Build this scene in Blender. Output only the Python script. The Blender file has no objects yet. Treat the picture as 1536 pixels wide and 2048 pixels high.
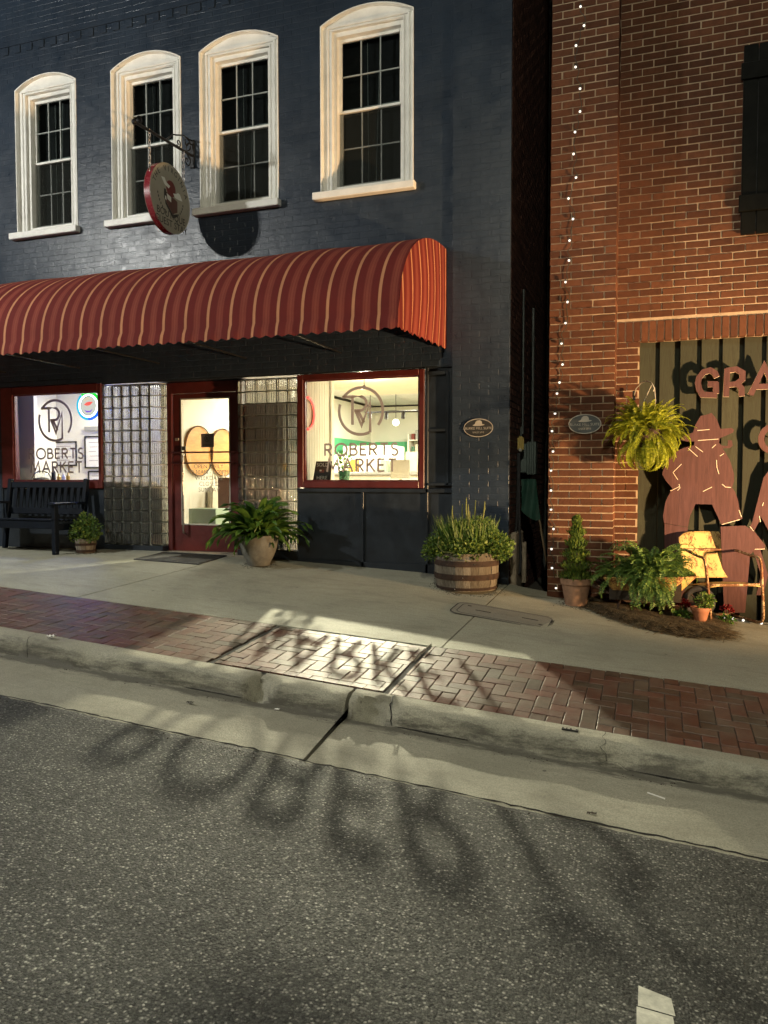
import bpy, bmesh, math, random
from mathutils import Vector, Matrix, Euler
R = math.radians
rnd = random.Random(7)
S = bpy.context.scene
COL = S.collection

# ------------------------------------------------------------------ camera
cam_d = bpy.data.cameras.new('camera'); CAM = bpy.data.objects.new('camera', cam_d); COL.objects.link(CAM)
cam_d.sensor_fit = 'HORIZONTAL'; cam_d.sensor_width = 36.0; cam_d.lens = 36.0*1538/1536
cam_d.clip_start = 0.05; cam_d.clip_end = 400
CAM.location = (0, -8.4, .93)
CAM.rotation_euler = (R(90-2.46), 0, R(19.2))
S.camera = CAM

# ------------------------------------------------------------------ night sky
W = bpy.data.worlds.new('World'); S.world = W; W.use_nodes = True
wn = W.node_tree; bg = wn.nodes['Background']
sky = wn.nodes.new('ShaderNodeTexSky'); sky.sky_type = 'NISHITA'; sky.sun_disc = False
sky.sun_elevation = R(2); sky.sun_rotation = R(200)
wn.links.new(sky.outputs[0], bg.inputs[0]); bg.inputs[1].default_value = 0.006

# ------------------------------------------------------------------ picture settings
S.render.engine = 'CYCLES'
S.cycles.use_denoising = True
S.cycles.max_bounces = 8; S.cycles.transparent_max_bounces = 24; S.cycles.transmission_bounces = 6
S.cycles.caustics_reflective = False; S.cycles.caustics_refractive = False
S.cycles.sample_clamp_indirect = 4.0
S.view_settings.view_transform = 'Standard'; S.view_settings.look = 'None'
S.view_settings.exposure = 0.0; S.view_settings.gamma = 1.0
S.view_settings.use_curve_mapping = False

# key numbers of the night lighting
LAMP_WEST = dict(loc=(-10.2, -6.0, 5.5), power=3500, col=(.98, .98, .92))
LAMP_SOUTH = dict(loc=(.3, -9.0, 6.2), power=2700, col=(1.0, .965, .77))
FLOOD = dict(loc=(4.6, -2.5, .18), power=5200, col=(1.0, .62, .30))
SHOP_KEY = dict(loc=(-4.0, 2.2, 2.185), power=2900, col=(1.0, .90, .66))

# ------------------------------------------------------------------ helpers
def wmat(o):
    m = o.matrix_basis.copy()
    if o.parent is not None: m = wmat(o.parent) @ o.matrix_parent_inverse @ m
    return m
def attach(o, parent):
    if parent is not None:
        o.parent = parent; o.matrix_parent_inverse = wmat(parent).inverted()
def tag(o, label=None, cat=None, group=None, kind=None):
    if label: o['label'] = label
    if cat: o['category'] = cat
    if group: o['group'] = group
    if kind: o['kind'] = kind
    return o
def empty(name, loc=(0, 0, 0), label=None, cat=None, group=None, kind=None, parent=None):
    o = bpy.data.objects.new(name, None); COL.objects.link(o); o.location = loc
    o.empty_display_size = .1
    attach(o, parent)
    return tag(o, label, cat, group, kind)
def place(name, mesh, mw, parent=None):
    o = bpy.data.objects.new(name, mesh); COL.objects.link(o); o.matrix_basis = mw
    attach(o, parent); return o
def T(x, y, z): return Matrix.Translation((x, y, z))
def RX(a): return Matrix.Rotation(a, 4, 'X')
def RY(a): return Matrix.Rotation(a, 4, 'Y')
def RZ(a): return Matrix.Rotation(a, 4, 'Z')
def SC(x, y, z): return Matrix.Diagonal((x, y, z, 1))

class MB:
    """collects faces; build() links them as one mesh object"""
    def __init__(s): s.v = []; s.f = []; s.mi = []; s.m = 0
    def add(s, vs, fs):
        b = len(s.v); s.v += [tuple(p) for p in vs]
        for f in fs: s.f.append([i+b for i in f]); s.mi.append(s.m)
        return s
    def box(s, c, d, M=None):
        x, y, z = d[0]/2, d[1]/2, d[2]/2
        vs = [Vector((i*x, j*y, k*z)) for k in (-1, 1) for j in (-1, 1) for i in (-1, 1)]
        if M is not None: vs = [M @ p for p in vs]
        vs = [p+Vector(c) for p in vs]
        return s.add(vs, [(0, 2, 3, 1), (4, 5, 7, 6), (0, 1, 5, 4), (2, 6, 7, 3), (0, 4, 6, 2), (1, 3, 7, 5)])
    def bx(s, x0, x1, y0, y1, z0, z1):
        return s.box(((x0+x1)/2, (y0+y1)/2, (z0+z1)/2), (abs(x1-x0), abs(y1-y0), abs(z1-z0)))
    def prism(s, pts, a, b, axis='Y'):
        """closed outline extruded from a to b along an axis; pts are 2-D"""
        def q(p, t): return (p[0], t, p[1]) if axis == 'Y' else ((t, p[0], p[1]) if axis == 'X' else (p[0], p[1], t))
        n = len(pts)
        vs = [q(p, a) for p in pts]+[q(p, b) for p in pts]
        fs = [list(range(n)), list(range(2*n-1, n-1, -1))]+[[i, (i+1) % n, n+(i+1) % n, n+i] for i in range(n)]
        return s.add(vs, fs)
    def tube(s, path, r, n=8, caps=True):
        path = [Vector(p) for p in path]; m = len(path)
        rr = r if isinstance(r, (list, tuple)) else [r]*m
        vs = []; ref = None
        for i, p in enumerate(path):
            t = (path[min(i+1, m-1)]-path[max(i-1, 0)])
            t = t.normalized() if t.length > 1e-9 else Vector((0, 0, 1))
            if ref is None:
                ref = Vector((0, 0, 1)) if abs(t.z) < .9 else Vector((1, 0, 0))
            u = (ref - t*ref.dot(t))
            if u.length < 1e-6: u = t.orthogonal()
            u.normalize(); w = t.cross(u); ref = u
            vs += [p+(u*math.cos(2*math.pi*k/n)+w*math.sin(2*math.pi*k/n))*rr[i] for k in range(n)]
        fs = [[i*n+k, i*n+(k+1) % n, (i+1)*n+(k+1) % n, (i+1)*n+k] for i in range(m-1) for k in range(n)]
        if caps: fs += [list(range(n-1, -1, -1)), [(m-1)*n+k for k in range(n)]]
        return s.add(vs, fs)
    def lathe(s, prof, c=(0, 0, 0), n=28, a0=0, a1=2*math.pi, M=None):
        full = abs(a1-a0-2*math.pi) < 1e-6; k = n if full else n+1
        vs = []
        for r, z in prof:
            for i in range(k):
                a = a0+(a1-a0)*i/n; p = Vector((r*math.cos(a), r*math.sin(a), z))
                if M is not None: p = M @ p
                vs.append(p+Vector(c))
        fs = []
        for j in range(len(prof)-1):
            for i in range(n):
                i2 = (i+1) % k
                fs.append([j*k+i, j*k+i2, (j+1)*k+i2, (j+1)*k+i])
        return s.add(vs, fs)
    def torus(s, c, Rr, r, axis='Z', n=32, m=8, a0=0, a1=2*math.pi):
        pts = []
        for i in range(n+1):
            a = a0+(a1-a0)*i/n; u, w = Rr*math.cos(a), Rr*math.sin(a)
            pts.append(Vector(c)+Vector((u, w, 0) if axis == 'Z' else ((0, u, w) if axis == 'X' else (u, 0, w))))
        return s.tube(pts, r, m, caps=abs(a1-a0) < 6.2)
    def ball(s, c, r, n=10, m=7, sc=(1, 1, 1)):
        prof = [(max(1e-4, r*math.sin(math.pi*j/m)), -r*math.cos(math.pi*j/m)) for j in range(m+1)]
        return s.lathe([(a, b) for a, b in prof], c, n, M=SC(*sc).to_3x3())
    def mesh(s, name, mats, bevel=0, smooth=None, seg=1, merge=True, fixn=True):
        me = bpy.data.meshes.new(name)
        me.from_pydata(s.v, [], s.f)
        for m in (mats if isinstance(mats, (list, tuple)) else [mats]): me.materials.append(m)
        if any(s.mi): me.polygons.foreach_set('material_index', s.mi)
        if bevel or merge or fixn:
            bm = bmesh.new(); bm.from_mesh(me)
            if merge: bmesh.ops.remove_doubles(bm, verts=bm.verts, dist=1e-5)
            if fixn: bmesh.ops.recalc_face_normals(bm, faces=bm.faces)
            if bevel:
                ed = [e for e in bm.edges if len(e.link_faces) == 2 and e.calc_face_angle(0) > .5]
                bmesh.ops.bevel(bm, geom=ed, offset=bevel, segments=seg, affect='EDGES', clamp_overlap=True)
            bm.to_mesh(me); bm.free()
        if smooth is not None:
            me.polygons.foreach_set('use_smooth', [True]*len(me.polygons))
            me.set_sharp_from_angle(angle=R(smooth))
        me.update()
        return me
    def build(s, name, mats, parent=None, bevel=0, smooth=None, seg=1, merge=True, fixn=True, **kw):
        me = s.mesh(name, mats, bevel, smooth, seg, merge, fixn)
        o = bpy.data.objects.new(name, me); COL.objects.link(o)
        attach(o, parent)
        return tag(o, **kw)

def ribbon(pts, w, closed=False):
    """flat mitred ribbon along a 2-D polyline -> (verts, quads)"""
    n = len(pts); L = []; Rr = []
    for i in range(n):
        p = Vector(pts[i])
        a = Vector(pts[i-1]) if (i > 0 or closed) else None
        b = Vector(pts[(i+1) % n]) if (i < n-1 or closed) else None
        d1 = (p-a).normalized() if a is not None else None
        d2 = (b-p).normalized() if b is not None else None
        d1 = d1 or d2; d2 = d2 or d1
        n1 = Vector((-d1.y, d1.x)); n2 = Vector((-d2.y, d2.x)); m = n1+n2
        if m.length < 1e-6: m = n1
        m.normalize(); k = (w/2)/max(.45, m.dot(n1))
        L.append(p+m*k); Rr.append(p-m*k)
    vs = L+Rr; q = [(i, i+1, n+i+1, n+i) for i in range(n-1)]
    if closed: q.append((n-1, 0, n, 2*n-1))
    return vs, q
def arc(cx, cy, r, a0, a1, n=18, ry=None):
    ry = ry or r
    return [(cx+r*math.cos(R(a0+(a1-a0)*i/n)), cy+ry*math.sin(R(a0+(a1-a0)*i/n))) for i in range(n+1)]
GLYPH = {
 'R': (.60, [[(0, 0), (0, 1)], [(0, .96), (.28, .96)]+arc(.28, .73, .26, 88, -88, 12, .235)+[(.28, .5), (0, .5)], [(.24, .5), (.58, 0)]]),
 'O': (1.0, [arc(.5, .5, .5, 0, 360, 36)]),
 'B': (.58, [[(0, 0), (0, 1)], [(0, .96), (.25, .96)]+arc(.26, .75, .22, 88, -88, 10, .21)+[(0, .54)], [(.2, .54)]+arc(.30, .29, .27, 88, -88, 12, .25)+[(0, .04)]]),
 'E': (.50, [[(0, 0), (0, 1)], [(0, .96), (.5, .96)], [(0, .52), (.44, .52)], [(0, .04), (.5, .04)]]),
 'T': (.62, [[(0, .96), (.62, .96)], [(.31, 0), (.31, .96)]]),
 'S': (.52, [arc(.27, .74, .23, 35, 262, 16)+arc(.25, .25, .25, 82, -150, 18)]),
 'M': (1.0, [[(0, 0), (.16, 1), (.5, .22), (.84, 1), (1.0, 0)]]),
 'A': (.82, [[(0, 0), (.41, 1), (.82, 0)], [(.15, .34), (.67, .34)]]),
 'K': (.60, [[(0, 0), (0, 1)], [(.56, 1), (0, .44)], [(.17, .6), (.60, 0)]]),
}
def stroke_text(mb, txt, x0, x1, z0, z1, y, w, space=.28):
    h = z1-z0; adv = sum(GLYPH[c][0] for c in txt)+space*(len(txt)-1); k = (x1-x0)/adv
    x = x0; e = 0
    for c in txt:
        gw, st = GLYPH[c]
        for p in st:
            vs, q = ribbon([(x+a*k, z0+b*h) for a, b in p], w)
            mb.add([(v[0], y-e*.0002, v[1]) for v in vs], q); e = (e+1) % 5
        x += (gw+space)*k
def font_mesh(txt, size=.1, align='CENTER', extrude=0, spacing=1.0, line=1.0):
    cu = bpy.data.curves.new('lettering', 'FONT'); cu.body = txt; cu.size = size; cu.align_x = align
    cu.align_y = 'CENTER'; cu.extrude = extrude; cu.space_character = spacing; cu.space_line = line; cu.resolution_u = 3
    o = bpy.data.objects.new('lettering', cu); COL.objects.link(o)
    dg = bpy.context.evaluated_depsgraph_get()
    me = bpy.data.meshes.new_from_object(o.evaluated_get(dg))
    bpy.data.objects.remove(o); bpy.data.curves.remove(cu)
    return me
def lettering(name, txt, M, size, mat, parent, **kw):
    me = font_mesh(txt, size, **kw); me.materials.clear(); me.materials.append(mat)
    return place(name, me, M, parent)
FRONT = RX(R(90))                     # text in the XZ plane, read from -Y
FACE_X = RZ(R(90)) @ RX(R(90))        # text in the YZ plane, read from +X

# ------------------------------------------------------------------ ground heights (street falls to the east)
BX = [-40, -9.5, -6.9, -5.9, -4.85, -4, -2.43, -1.46, -1.03, 1.1, 6, 40]
BZ = [-.02, -.02, 0, 0, -.014, -.06, -.136, -.224, -.296, -.492, -.9, -3.4]
def interp(x, xs, ys):
    if x <= xs[0]: return ys[0]
    for i in range(1, len(xs)):
        if x <= xs[i]: return ys[i-1]+(ys[i]-ys[i-1])*(x-xs[i-1])/(xs[i]-xs[i-1])
    return ys[-1]
def base(x): return interp(x, BX, BZ)
YI, YO = -2.48, -3.60                 # inner and outer edge of the brick ribbon
def z_in(x): return -.518-.0625*x
def z_out(x): return -.624-.0735*x
def z_kf(x): return -.766-.0728*x
def z_rd(x): return -.8368-.0773*x
YR = -4.45
def gz(x, y):
    if y >= 0: return base(x)
    if y >= YI: return base(x)+(z_in(x)-base(x))*y/YI
    if y >= YO: return z_in(x)+(z_out(x)-z_in(x))*(y-YI)/(YO-YI)
    if y >= -3.8: return z_out(x)
    if y >= YR: return z_kf(x)+(z_rd(x)-z_kf(x))*(y+3.8)/(YR+3.8)
    return z_rd(x)+(YR-y)*.016
def seen_px(x, y, z):
    """size of one metre and frame test, used to rank alike pieces by how large they show"""
    v = Vector((x, y, z))-CAM.location
    q = CAM.rotation_euler.to_matrix().transposed() @ v
    if q.z > -.2: return 0
    px, py = q.x/-q.z*1538+768, 1024-q.y/-q.z*1538
    return 1538/-q.z if (-20 < px < 1556 and -20 < py < 2068) else 0

# ------------------------------------------------------------------ materials
class NT:
    def __init__(s, name):
        s.mat = bpy.data.materials.new(name); s.mat.use_nodes = True; s.t = s.mat.node_tree
        s.b = s.t.nodes['Principled BSDF']; s.out = s.t.nodes['Material Output']; s.co = {}
    def n(s, ty, **kw):
        o = s.t.nodes.new(ty)
        for k, v in kw.items(): setattr(o, k, v)
        return o
    def l(s, a, b): s.t.links.new(a, b)
    def coord(s, which='Object'):
        if 'tc' not in s.co: s.co['tc'] = s.n('ShaderNodeTexCoord')
        return s.co['tc'].outputs[which]
    def mapped(s, scale, which='Object'):
        m = s.n('ShaderNodeMapping'); s.l(s.coord(which), m.inputs[0]); m.inputs['Scale'].default_value = scale
        return m.outputs[0]
    def pos(s, scale=(1, 1, 1)):
        g = s.n('ShaderNodeNewGeometry'); m = s.n('ShaderNodeMapping'); s.l(g.outputs['Position'], m.inputs[0])
        m.inputs['Scale'].default_value = scale; return m.outputs[0]
    def noise(s, vec, scale=5, detail=4, rough=.6, dist=0):
        o = s.n('ShaderNodeTexNoise'); s.l(vec, o.inputs['Vector']); o.inputs['Scale'].default_value = scale
        o.inputs['Detail'].default_value = detail; o.inputs['Roughness'].default_value = rough
        o.inputs['Distortion'].default_value = dist; return o.outputs['Fac']
    def vor(s, vec, scale=5, feature='F1', out='Distance'):
        o = s.n('ShaderNodeTexVoronoi', feature=feature); s.l(vec, o.inputs['Vector']); o.inputs['Scale'].default_value = scale
        return o.outputs[out]
    def ramp(s, fac, stops, interp='LINEAR'):
        r = s.n('ShaderNodeValToRGB'); r.color_ramp.interpolation = interp; s.l(fac, r.inputs[0])
        el = r.color_ramp.elements
        while len(el) < len(stops): el.new(.5)
        for e, (p, c) in zip(el, stops):
            e.position = p; e.color = (c, c, c, 1) if isinstance(c, (int, float)) else (*c, 1)
        return r.outputs[0]
    def mix(s, fac, a, b, mode='MIX'):
        m = s.n('ShaderNodeMix', data_type='RGBA', blend_type=mode)
        for inp, v in ((m.inputs[0], fac), (m.inputs[6], a), (m.inputs[7], b)):
            if isinstance(v, (int, float)): inp.default_value = v
            elif isinstance(v, (tuple, list)): inp.default_value = (*v, 1)
            else: s.l(v, inp)
        return m.outputs[2]
    def math(s, op, a, b=0):
        m = s.n('ShaderNodeMath', operation=op)
        for inp, v in ((m.inputs[0], a), (m.inputs[1], b)):
            if isinstance(v, (int, float)): inp.default_value = v
            else: s.l(v, inp)
        return m.outputs[0]
    def rand(s):
        """one random number per piece: separate objects and loose islands alike"""
        g = s.n('ShaderNodeNewGeometry'); o = s.n('ShaderNodeObjectInfo')
        return s.math('FRACT', s.math('ADD', g.outputs['Random Per Island'], o.outputs['Random']))
    def bump(s, h, strength=.3, dist=.01, prev=None):
        b = s.n('ShaderNodeBump'); b.inputs['Strength'].default_value = strength; b.inputs['Distance'].default_value = dist
        s.l(h, b.inputs['Height'])
        if prev is not None: s.l(prev, b.inputs['Normal'])
        return b.outputs[0]
    def set(s, col=None, rough=None, metal=None, normal=None, spec=None, **kw):
        for key, v in (('Base Color', col), ('Roughness', rough), ('Metallic', metal), ('Normal', normal), ('Specular IOR Level', spec)):
            if v is None: continue
            i = s.b.inputs[key]
            if isinstance(v, (int, float)): i.default_value = v
            elif isinstance(v, (tuple, list)): i.default_value = (*v, 1)
            else: s.l(v, i)
        for k, v in kw.items(): s.b.inputs[k.replace('_', ' ')].default_value = v
        return s.mat

def plain(name, col, rough=.6, metal=0, var=.25, vs=6, bump=0, bs=60, spec=.5, world=True, streak=(1, 1, 1)):
    m = NT(name); v = m.pos(streak) if world else m.mapped(streak)
    f = m.noise(v, vs, 5, .65)
    dark = tuple(c*(1-var) for c in col); lite = tuple(min(1, c*(1+var)) for c in col)
    c = m.ramp(f, [(.3, dark), (.7, lite)])
    nr = m.bump(m.noise(v, bs, 3), bump, .004) if bump else None
    rr = m.ramp(m.noise(v, vs*2.3, 3), [(.3, max(.03, rough-.08)), (.7, min(1, rough+.08))])
    return m.set(c, rr, metal, nr, spec)
def glow(name, col, strength):
    m = NT(name); return m.set((0, 0, 0), .5, Emission_Color=(*col, 1), Emission_Strength=strength)
def thin_glass(name, tint=(.95, .97, .95), refl=.06):
    m = NT(name); m.t.nodes.remove(m.b)
    tr = m.n('ShaderNodeBsdfTransparent'); tr.inputs[0].default_value = (*tint, 1)
    gl = m.n('ShaderNodeBsdfGlossy'); gl.inputs['Roughness'].default_value = .015
    fr = m.n('ShaderNodeLayerWeight'); fr.inputs[0].default_value = .12
    mx = m.n('ShaderNodeMixShader'); m.l(m.math('ADD', fr.outputs['Fresnel'], refl), mx.inputs[0]); m.l(tr.outputs[0], mx.inputs[1]); m.l(gl.outputs[0], mx.inputs[2])
    m.l(mx.outputs[0], m.out.inputs[0]); return m.mat

M = {}
def navy():
    m = NT('navy wall paint'); p = m.pos()
    f = m.noise(p, 1.3, 5, .6); f2 = m.noise(m.pos((1, 1, .25)), 9, 4, .6)
    c = m.mix(m.ramp(f2, [(.35, 0), (.75, .55)]), m.ramp(f, [(.3, (.012, .020, .034)), (.7, (.021, .034, .055))]), (.032, .045, .064))
    rr = m.ramp(m.noise(p, 5, 5, .7), [(.3, .26), (.7, .46)])
    return m.set(c, rr, 0, m.bump(m.noise(p, 55, 4), .35, .006, m.bump(m.noise(p, 7, 3), .3, .02)), .55)
M['navy'] = navy()
M['navy_wood'] = plain('navy woodwork paint', (.017, .023, .031), .38, var=.35, vs=4, bump=.15, bs=30)
M['navy_bench'] = plain('bench paint', (.003, .006, .012), .55, var=.3, vs=5, bump=.15, bs=30, spec=.2)
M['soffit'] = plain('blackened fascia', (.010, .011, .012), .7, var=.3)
M['white'] = plain('white window paint', (.82, .81, .76), .45, var=.10, vs=5, bump=.15, bs=25)
M['white_in'] = plain('white wall paint', (.80, .77, .66), .7, var=.04, vs=2)
M['cream_in'] = plain('cream wall paint', (.74, .66, .50), .7, var=.05, vs=2)
M['red'] = plain('oxblood paint', (.095, .016, .014), .40, var=.3, vs=5, bump=.12, bs=30)
M['chrome'] = plain('brushed metal', (.55, .50, .46), .3, 1, var=.1)
M['bronze'] = plain('red bronze bar', (.16, .05, .04), .35, .6, var=.2)
M['black'] = plain('black metal', (.012, .012, .013), .45, .3, var=.3)
M['rubber'] = plain('black rubber', (.015, .015, .016), .8, var=.3, bump=.3, bs=90)
M['mat'] = plain('ribbed rubber mat', (.035, .036, .036), .75, var=.35, vs=3, bump=.5, bs=140)
def vinyl(name, col):
    m = NT(name); m.set(col, .6, 0)
    t = m.n('ShaderNodeBsdfTranslucent'); t.inputs[0].default_value = (*[c*.05 for c in col], 1)
    mx = m.n('ShaderNodeAddShader'); m.l(m.b.outputs[0], mx.inputs[0]); m.l(t.outputs[0], mx.inputs[1]); m.l(mx.outputs[0], m.out.inputs[0])
    return m.mat
M['decal'] = vinyl('grey vinyl', (.26, .215, .205))
M['decal_faint'] = plain('pale grey vinyl', (.42, .42, .38), .6, var=.05)
M['glass'] = thin_glass('window glass')
M['dark_glass'] = thin_glass('upper window glass', (.8, .84, .84), .03)
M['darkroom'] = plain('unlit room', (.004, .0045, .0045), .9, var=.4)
def screenmat():
    m = NT('insect screen'); m.t.nodes.remove(m.b); tr = m.n('ShaderNodeBsdfTransparent'); df = m.n('ShaderNodeBsdfDiffuse'); df.inputs[0].default_value = (.045, .048, .042, 1)
    mx = m.n('ShaderNodeMixShader'); mx.inputs[0].default_value = .16; m.l(tr.outputs[0], mx.inputs[1]); m.l(df.outputs[0], mx.inputs[2]); m.l(mx.outputs[0], m.out.inputs[0]); return m.mat
M['screen'] = screenmat()
M['muntin'] = plain('grey muntin paint', (.34, .36, .34), .5, var=.1)
def gblock():
    m = NT('fluted glass block'); m.t.nodes.remove(m.b)
    v = m.coord('Object')
    w = m.n('ShaderNodeTexWave', wave_type='BANDS', bands_direction='X', wave_profile='SIN'); m.l(v, w.inputs['Vector']); w.inputs['Scale'].default_value = 13
    nb = m.bump(w.outputs['Fac'], 1.0, .022, m.bump(m.noise(m.pos(), 16, 2), .5, .014))
    rf = m.n('ShaderNodeBsdfRefraction'); rf.inputs['Color'].default_value = (.86, .88, .87, 1); rf.inputs['IOR'].default_value = 1.25; rf.inputs['Roughness'].default_value = .04
    gl = m.n('ShaderNodeBsdfGlossy'); gl.inputs['Roughness'].default_value = .08; gl.inputs['Color'].default_value = (.9, .9, .86, 1)
    df = m.n('ShaderNodeBsdfDiffuse'); df.inputs['Color'].default_value = (.34, .35, .33, 1)
    m.l(nb, rf.inputs['Normal']); m.l(nb, gl.inputs['Normal']); m.l(nb, df.inputs['Normal'])
    a = m.n('ShaderNodeMixShader'); a.inputs[0].default_value = .20; m.l(rf.outputs[0], a.inputs[1]); m.l(df.outputs[0], a.inputs[2])
    b = m.n('ShaderNodeMixShader'); b.inputs[0].default_value = .14; m.l(a.outputs[0], b.inputs[1]); m.l(gl.outputs[0], b.inputs[2])
    m.l(b.outputs[0], m.out.inputs[0]); return m.mat
M['gblock'] = gblock()
M['grout'] = plain('glass block grout', (.42, .42, .36), .8, var=.2, vs=20)
def fabric(name, axis):
    m = NT(name); g = m.n('ShaderNodeNewGeometry'); sx = m.n('ShaderNodeSeparateXYZ'); m.l(g.outputs['Position'], sx.inputs[0])
    fr = m.math('FRACT', m.math('MULTIPLY', m.math('ADD', sx.outputs[axis], 30.0), 1/.258))
    c = (.145, .020, .017); d = (.25, .058, .038); e = (.185, .034, .026); t = (.54, .245, .125)
    c = m.ramp(fr, [(0, t), (.10, t), (.115, c), (.40, c), (.42, e), (.47, d), (.50, e), (.53, d), (.60, d), (.62, e), (.66, d), (.70, e), (.73, c), (.985, c), (1, t)])
    f = m.noise(m.pos(), 3, 5, .65); c = m.mix(m.ramp(f, [(.35, .0), (.75, .30)]), c, (.07, .016, .014))
    wv = m.noise(m.pos((1, 1, 1)), 420, 2)
    return m.set(c, .85, 0, m.bump(wv, .15, .002, m.bump(m.noise(m.pos(), 6, 3), .35, .02)), .2)
M['awning'] = fabric('striped awning canvas', 'X'); M['awning_end'] = fabric('striped awning end canvas', 'Y')
def concrete(name, a, b, stain=(.16, .15, .12), sw=.5, gut=False):
    m = NT(name); p = m.pos()
    c = m.ramp(m.noise(p, 1.1, 6, .62), [(.3, a), (.7, b)])
    c = m.mix(m.ramp(m.noise(p, .55, 5, .7, .6), [(.50, 0), (.72, sw)]), c, stain)
    c = m.mix(m.ramp(m.noise(p, 110, 4, .7), [(.36, .55), (.58, 0)]), c, tuple(x*.45 for x in a))
    c = m.mix(m.ramp(m.noise(m.pos((.7, 2.2, 1)), 2.6, 6, .72, .4), [(.52, 0), (.70, sw*.75)]), c, tuple(x*.8 for x in stain))
    c = m.mix(m.ramp(m.noise(m.pos((.5, 3, 1)), 9, 5, .7), [(.30, .35), (.5, 0)]), c, tuple(x*.62 for x in a))
    if gut:
        g_ = m.n('ShaderNodeNewGeometry'); sx = m.n('ShaderNodeSeparateXYZ'); m.l(g_.outputs['Position'], sx.inputs[0])
        d_ = m.math('ABSOLUTE', m.math('ADD', sx.outputs['Y'], 3.83))
        k_ = m.math('SUBTRACT', m.math('MULTIPLY', m.noise(m.pos((1.5, 6, 6)), 3, 6, .75), 1.35), m.math('MULTIPLY', d_, 5.5))
        c = m.mix(m.ramp(k_, [(.25, 0), (.55, .8)]), c, (.055, .050, .040))
    c = m.mix(m.ramp(m.vor(p, 2.3), [(.022, .75), (.032, 0)]), c, (.07, .065, .055))
    nb = m.bump(m.noise(p, 150, 4), .6, .006, m.bump(m.noise(p, 12, 4), .35, .012))
    return m.set(c, .74, 0, nb, .4)
M['concrete'] = concrete('sidewalk concrete', (.33, .325, .25), (.45, .44, .345), (.20, .19, .145), .6)
M['kerb'] = concrete('kerb concrete', (.29, .28, .215), (.45, .43, .335), (.15, .135, .10), .65, True)
M['gutter'] = concrete('gutter concrete', (.27, .26, .20), (.41, .39, .305), (.17, .155, .115), .5, True)
M['cover'] = concrete('utility cover concrete', (.24, .235, .20), (.31, .30, .25), (.17, .16, .13), .5)
M['crack'] = plain('dark joint filler', (.016, .015, .013), .9, var=.5, vs=30, bump=.5)
def asphalt():
    m = NT('asphalt'); p = m.pos()
    big = m.ramp(m.noise(p, .9, 5, .65), [(.3, .72), (.7, 1.25)])
    v = m.n('ShaderNodeTexVoronoi', feature='F1'); m.l(p, v.inputs['Vector']); v.inputs['Scale'].default_value = 98
    sp = m.n('ShaderNodeSeparateColor'); m.l(v.outputs['Color'], sp.inputs[0])
    stone = m.ramp(sp.outputs[0], [(0, (.016, .017, .0155)), (.45, (.032, .0335, .030)), (.70, (.068, .070, .061)), (.87, (.15, .152, .132)), (1, (.46, .455, .40))])
    gap = m.ramp(v.outputs['Distance'], [(.30, 1), (.62, .25)])
    c = m.mix(1.0, stone, gap, 'MULTIPLY')
    fine = m.noise(p, 210, 3)
    c = m.mix(.38, c, m.ramp(fine, [(.40, (.013, .0138, .013)), (.66, (.108, .110, .096))]))
    big = m.math('MULTIPLY', big, m.ramp(m.noise(m.pos((.25, 1.6, 1)), 1.6, 4, .6), [(.3, .85), (.7, 1.5)]))
    big = m.math('MULTIPLY', big, m.ramp(m.noise(p, 2.3, 6, .75, 1.0), [(.28, .45), (.40, 1)]))
    bc = m.n('ShaderNodeCombineColor')
    for i in range(3): m.l(big, bc.inputs[i])
    c = m.mix(1.0, c, bc.outputs[0], 'MULTIPLY')
    h = m.math('ADD', m.math('MULTIPLY', m.math('SUBTRACT', 1, v.outputs['Distance']), sp.outputs[1]), m.math('MULTIPLY', fine, .5))
    return m.set(c, m.ramp(sp.outputs[2], [(0, .55), (1, .9)]), 0, m.bump(h, 1.0, .010, m.bump(m.noise(p, 9, 3), .3, .02)), .45)
M['asphalt'] = asphalt()
def brickmat(name, stops, bs=90, grey=(.2, .19, .16), gk=.0, vs=14, rough=.82, spec=.3):
    m = NT(name); p = m.pos(); r = m.rand()
    c = m.ramp(r, stops)
    f = m.noise(p, vs, 5, .7)
    c = m.mix(m.ramp(f, [(.3, .45), (.55, 0)]), c, tuple(x*.45 for x in stops[0][1]))
    if gk: c = m.mix(m.ramp(m.noise(p, 4, 4, .7), [(.4, 0), (.7, gk)]), c, grey)
    return m.set(c, rough, 0, m.bump(m.noise(p, bs, 4), .5, .004, m.bump(m.noise(p, 25, 3), .4, .006)), spec)
M['brick'] = brickmat('red wall brick', [(0, (.070, .024, .0105)), (.4, (.092, .0325, .014)), (.75, (.108, .039, .017)), (1, (.138, .052, .024))])
M['mortar'] = plain('tan mortar', (.38, .285, .19), .9, var=.25, vs=12, bump=.4, bs=120)
M['paver'] = brickmat('clay paver', [(0, (.060, .043, .028)), (.25, (.085, .036, .022)), (.6, (.105, .040, .025)), (.85, (.135, .055, .036)), (1, (.098, .074, .050))], grey=(.17, .145, .11), gk=.45, rough=.55, spec=.45)
M['sand'] = plain('joint sand', (.055, .048, .038), .95, var=.4, vs=40, bump=.5, bs=200)
M['alleybrick'] = brickmat('old brown brick', [(0, (.045, .018, .012)), (.5, (.075, .030, .020)), (1, (.10, .045, .030))])
def planks():
    m = NT('weathered olive planks'); p = m.mapped((9, 9, .8)); r = m.rand()
    c = m.ramp(r, [(0, (.017, .020, .0115)), (.5, (.027, .031, .0185)), (1, (.038, .041, .025))])
    g = m.noise(p, 6, 6, .7, 1.5)
    c = m.mix(m.ramp(g, [(.35, .75), (.6, 0)]), c, (.018, .017, .010))
    return m.set(c, .8, 0, m.bump(g, .5, .006), .3)
M['plank'] = planks()
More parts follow.
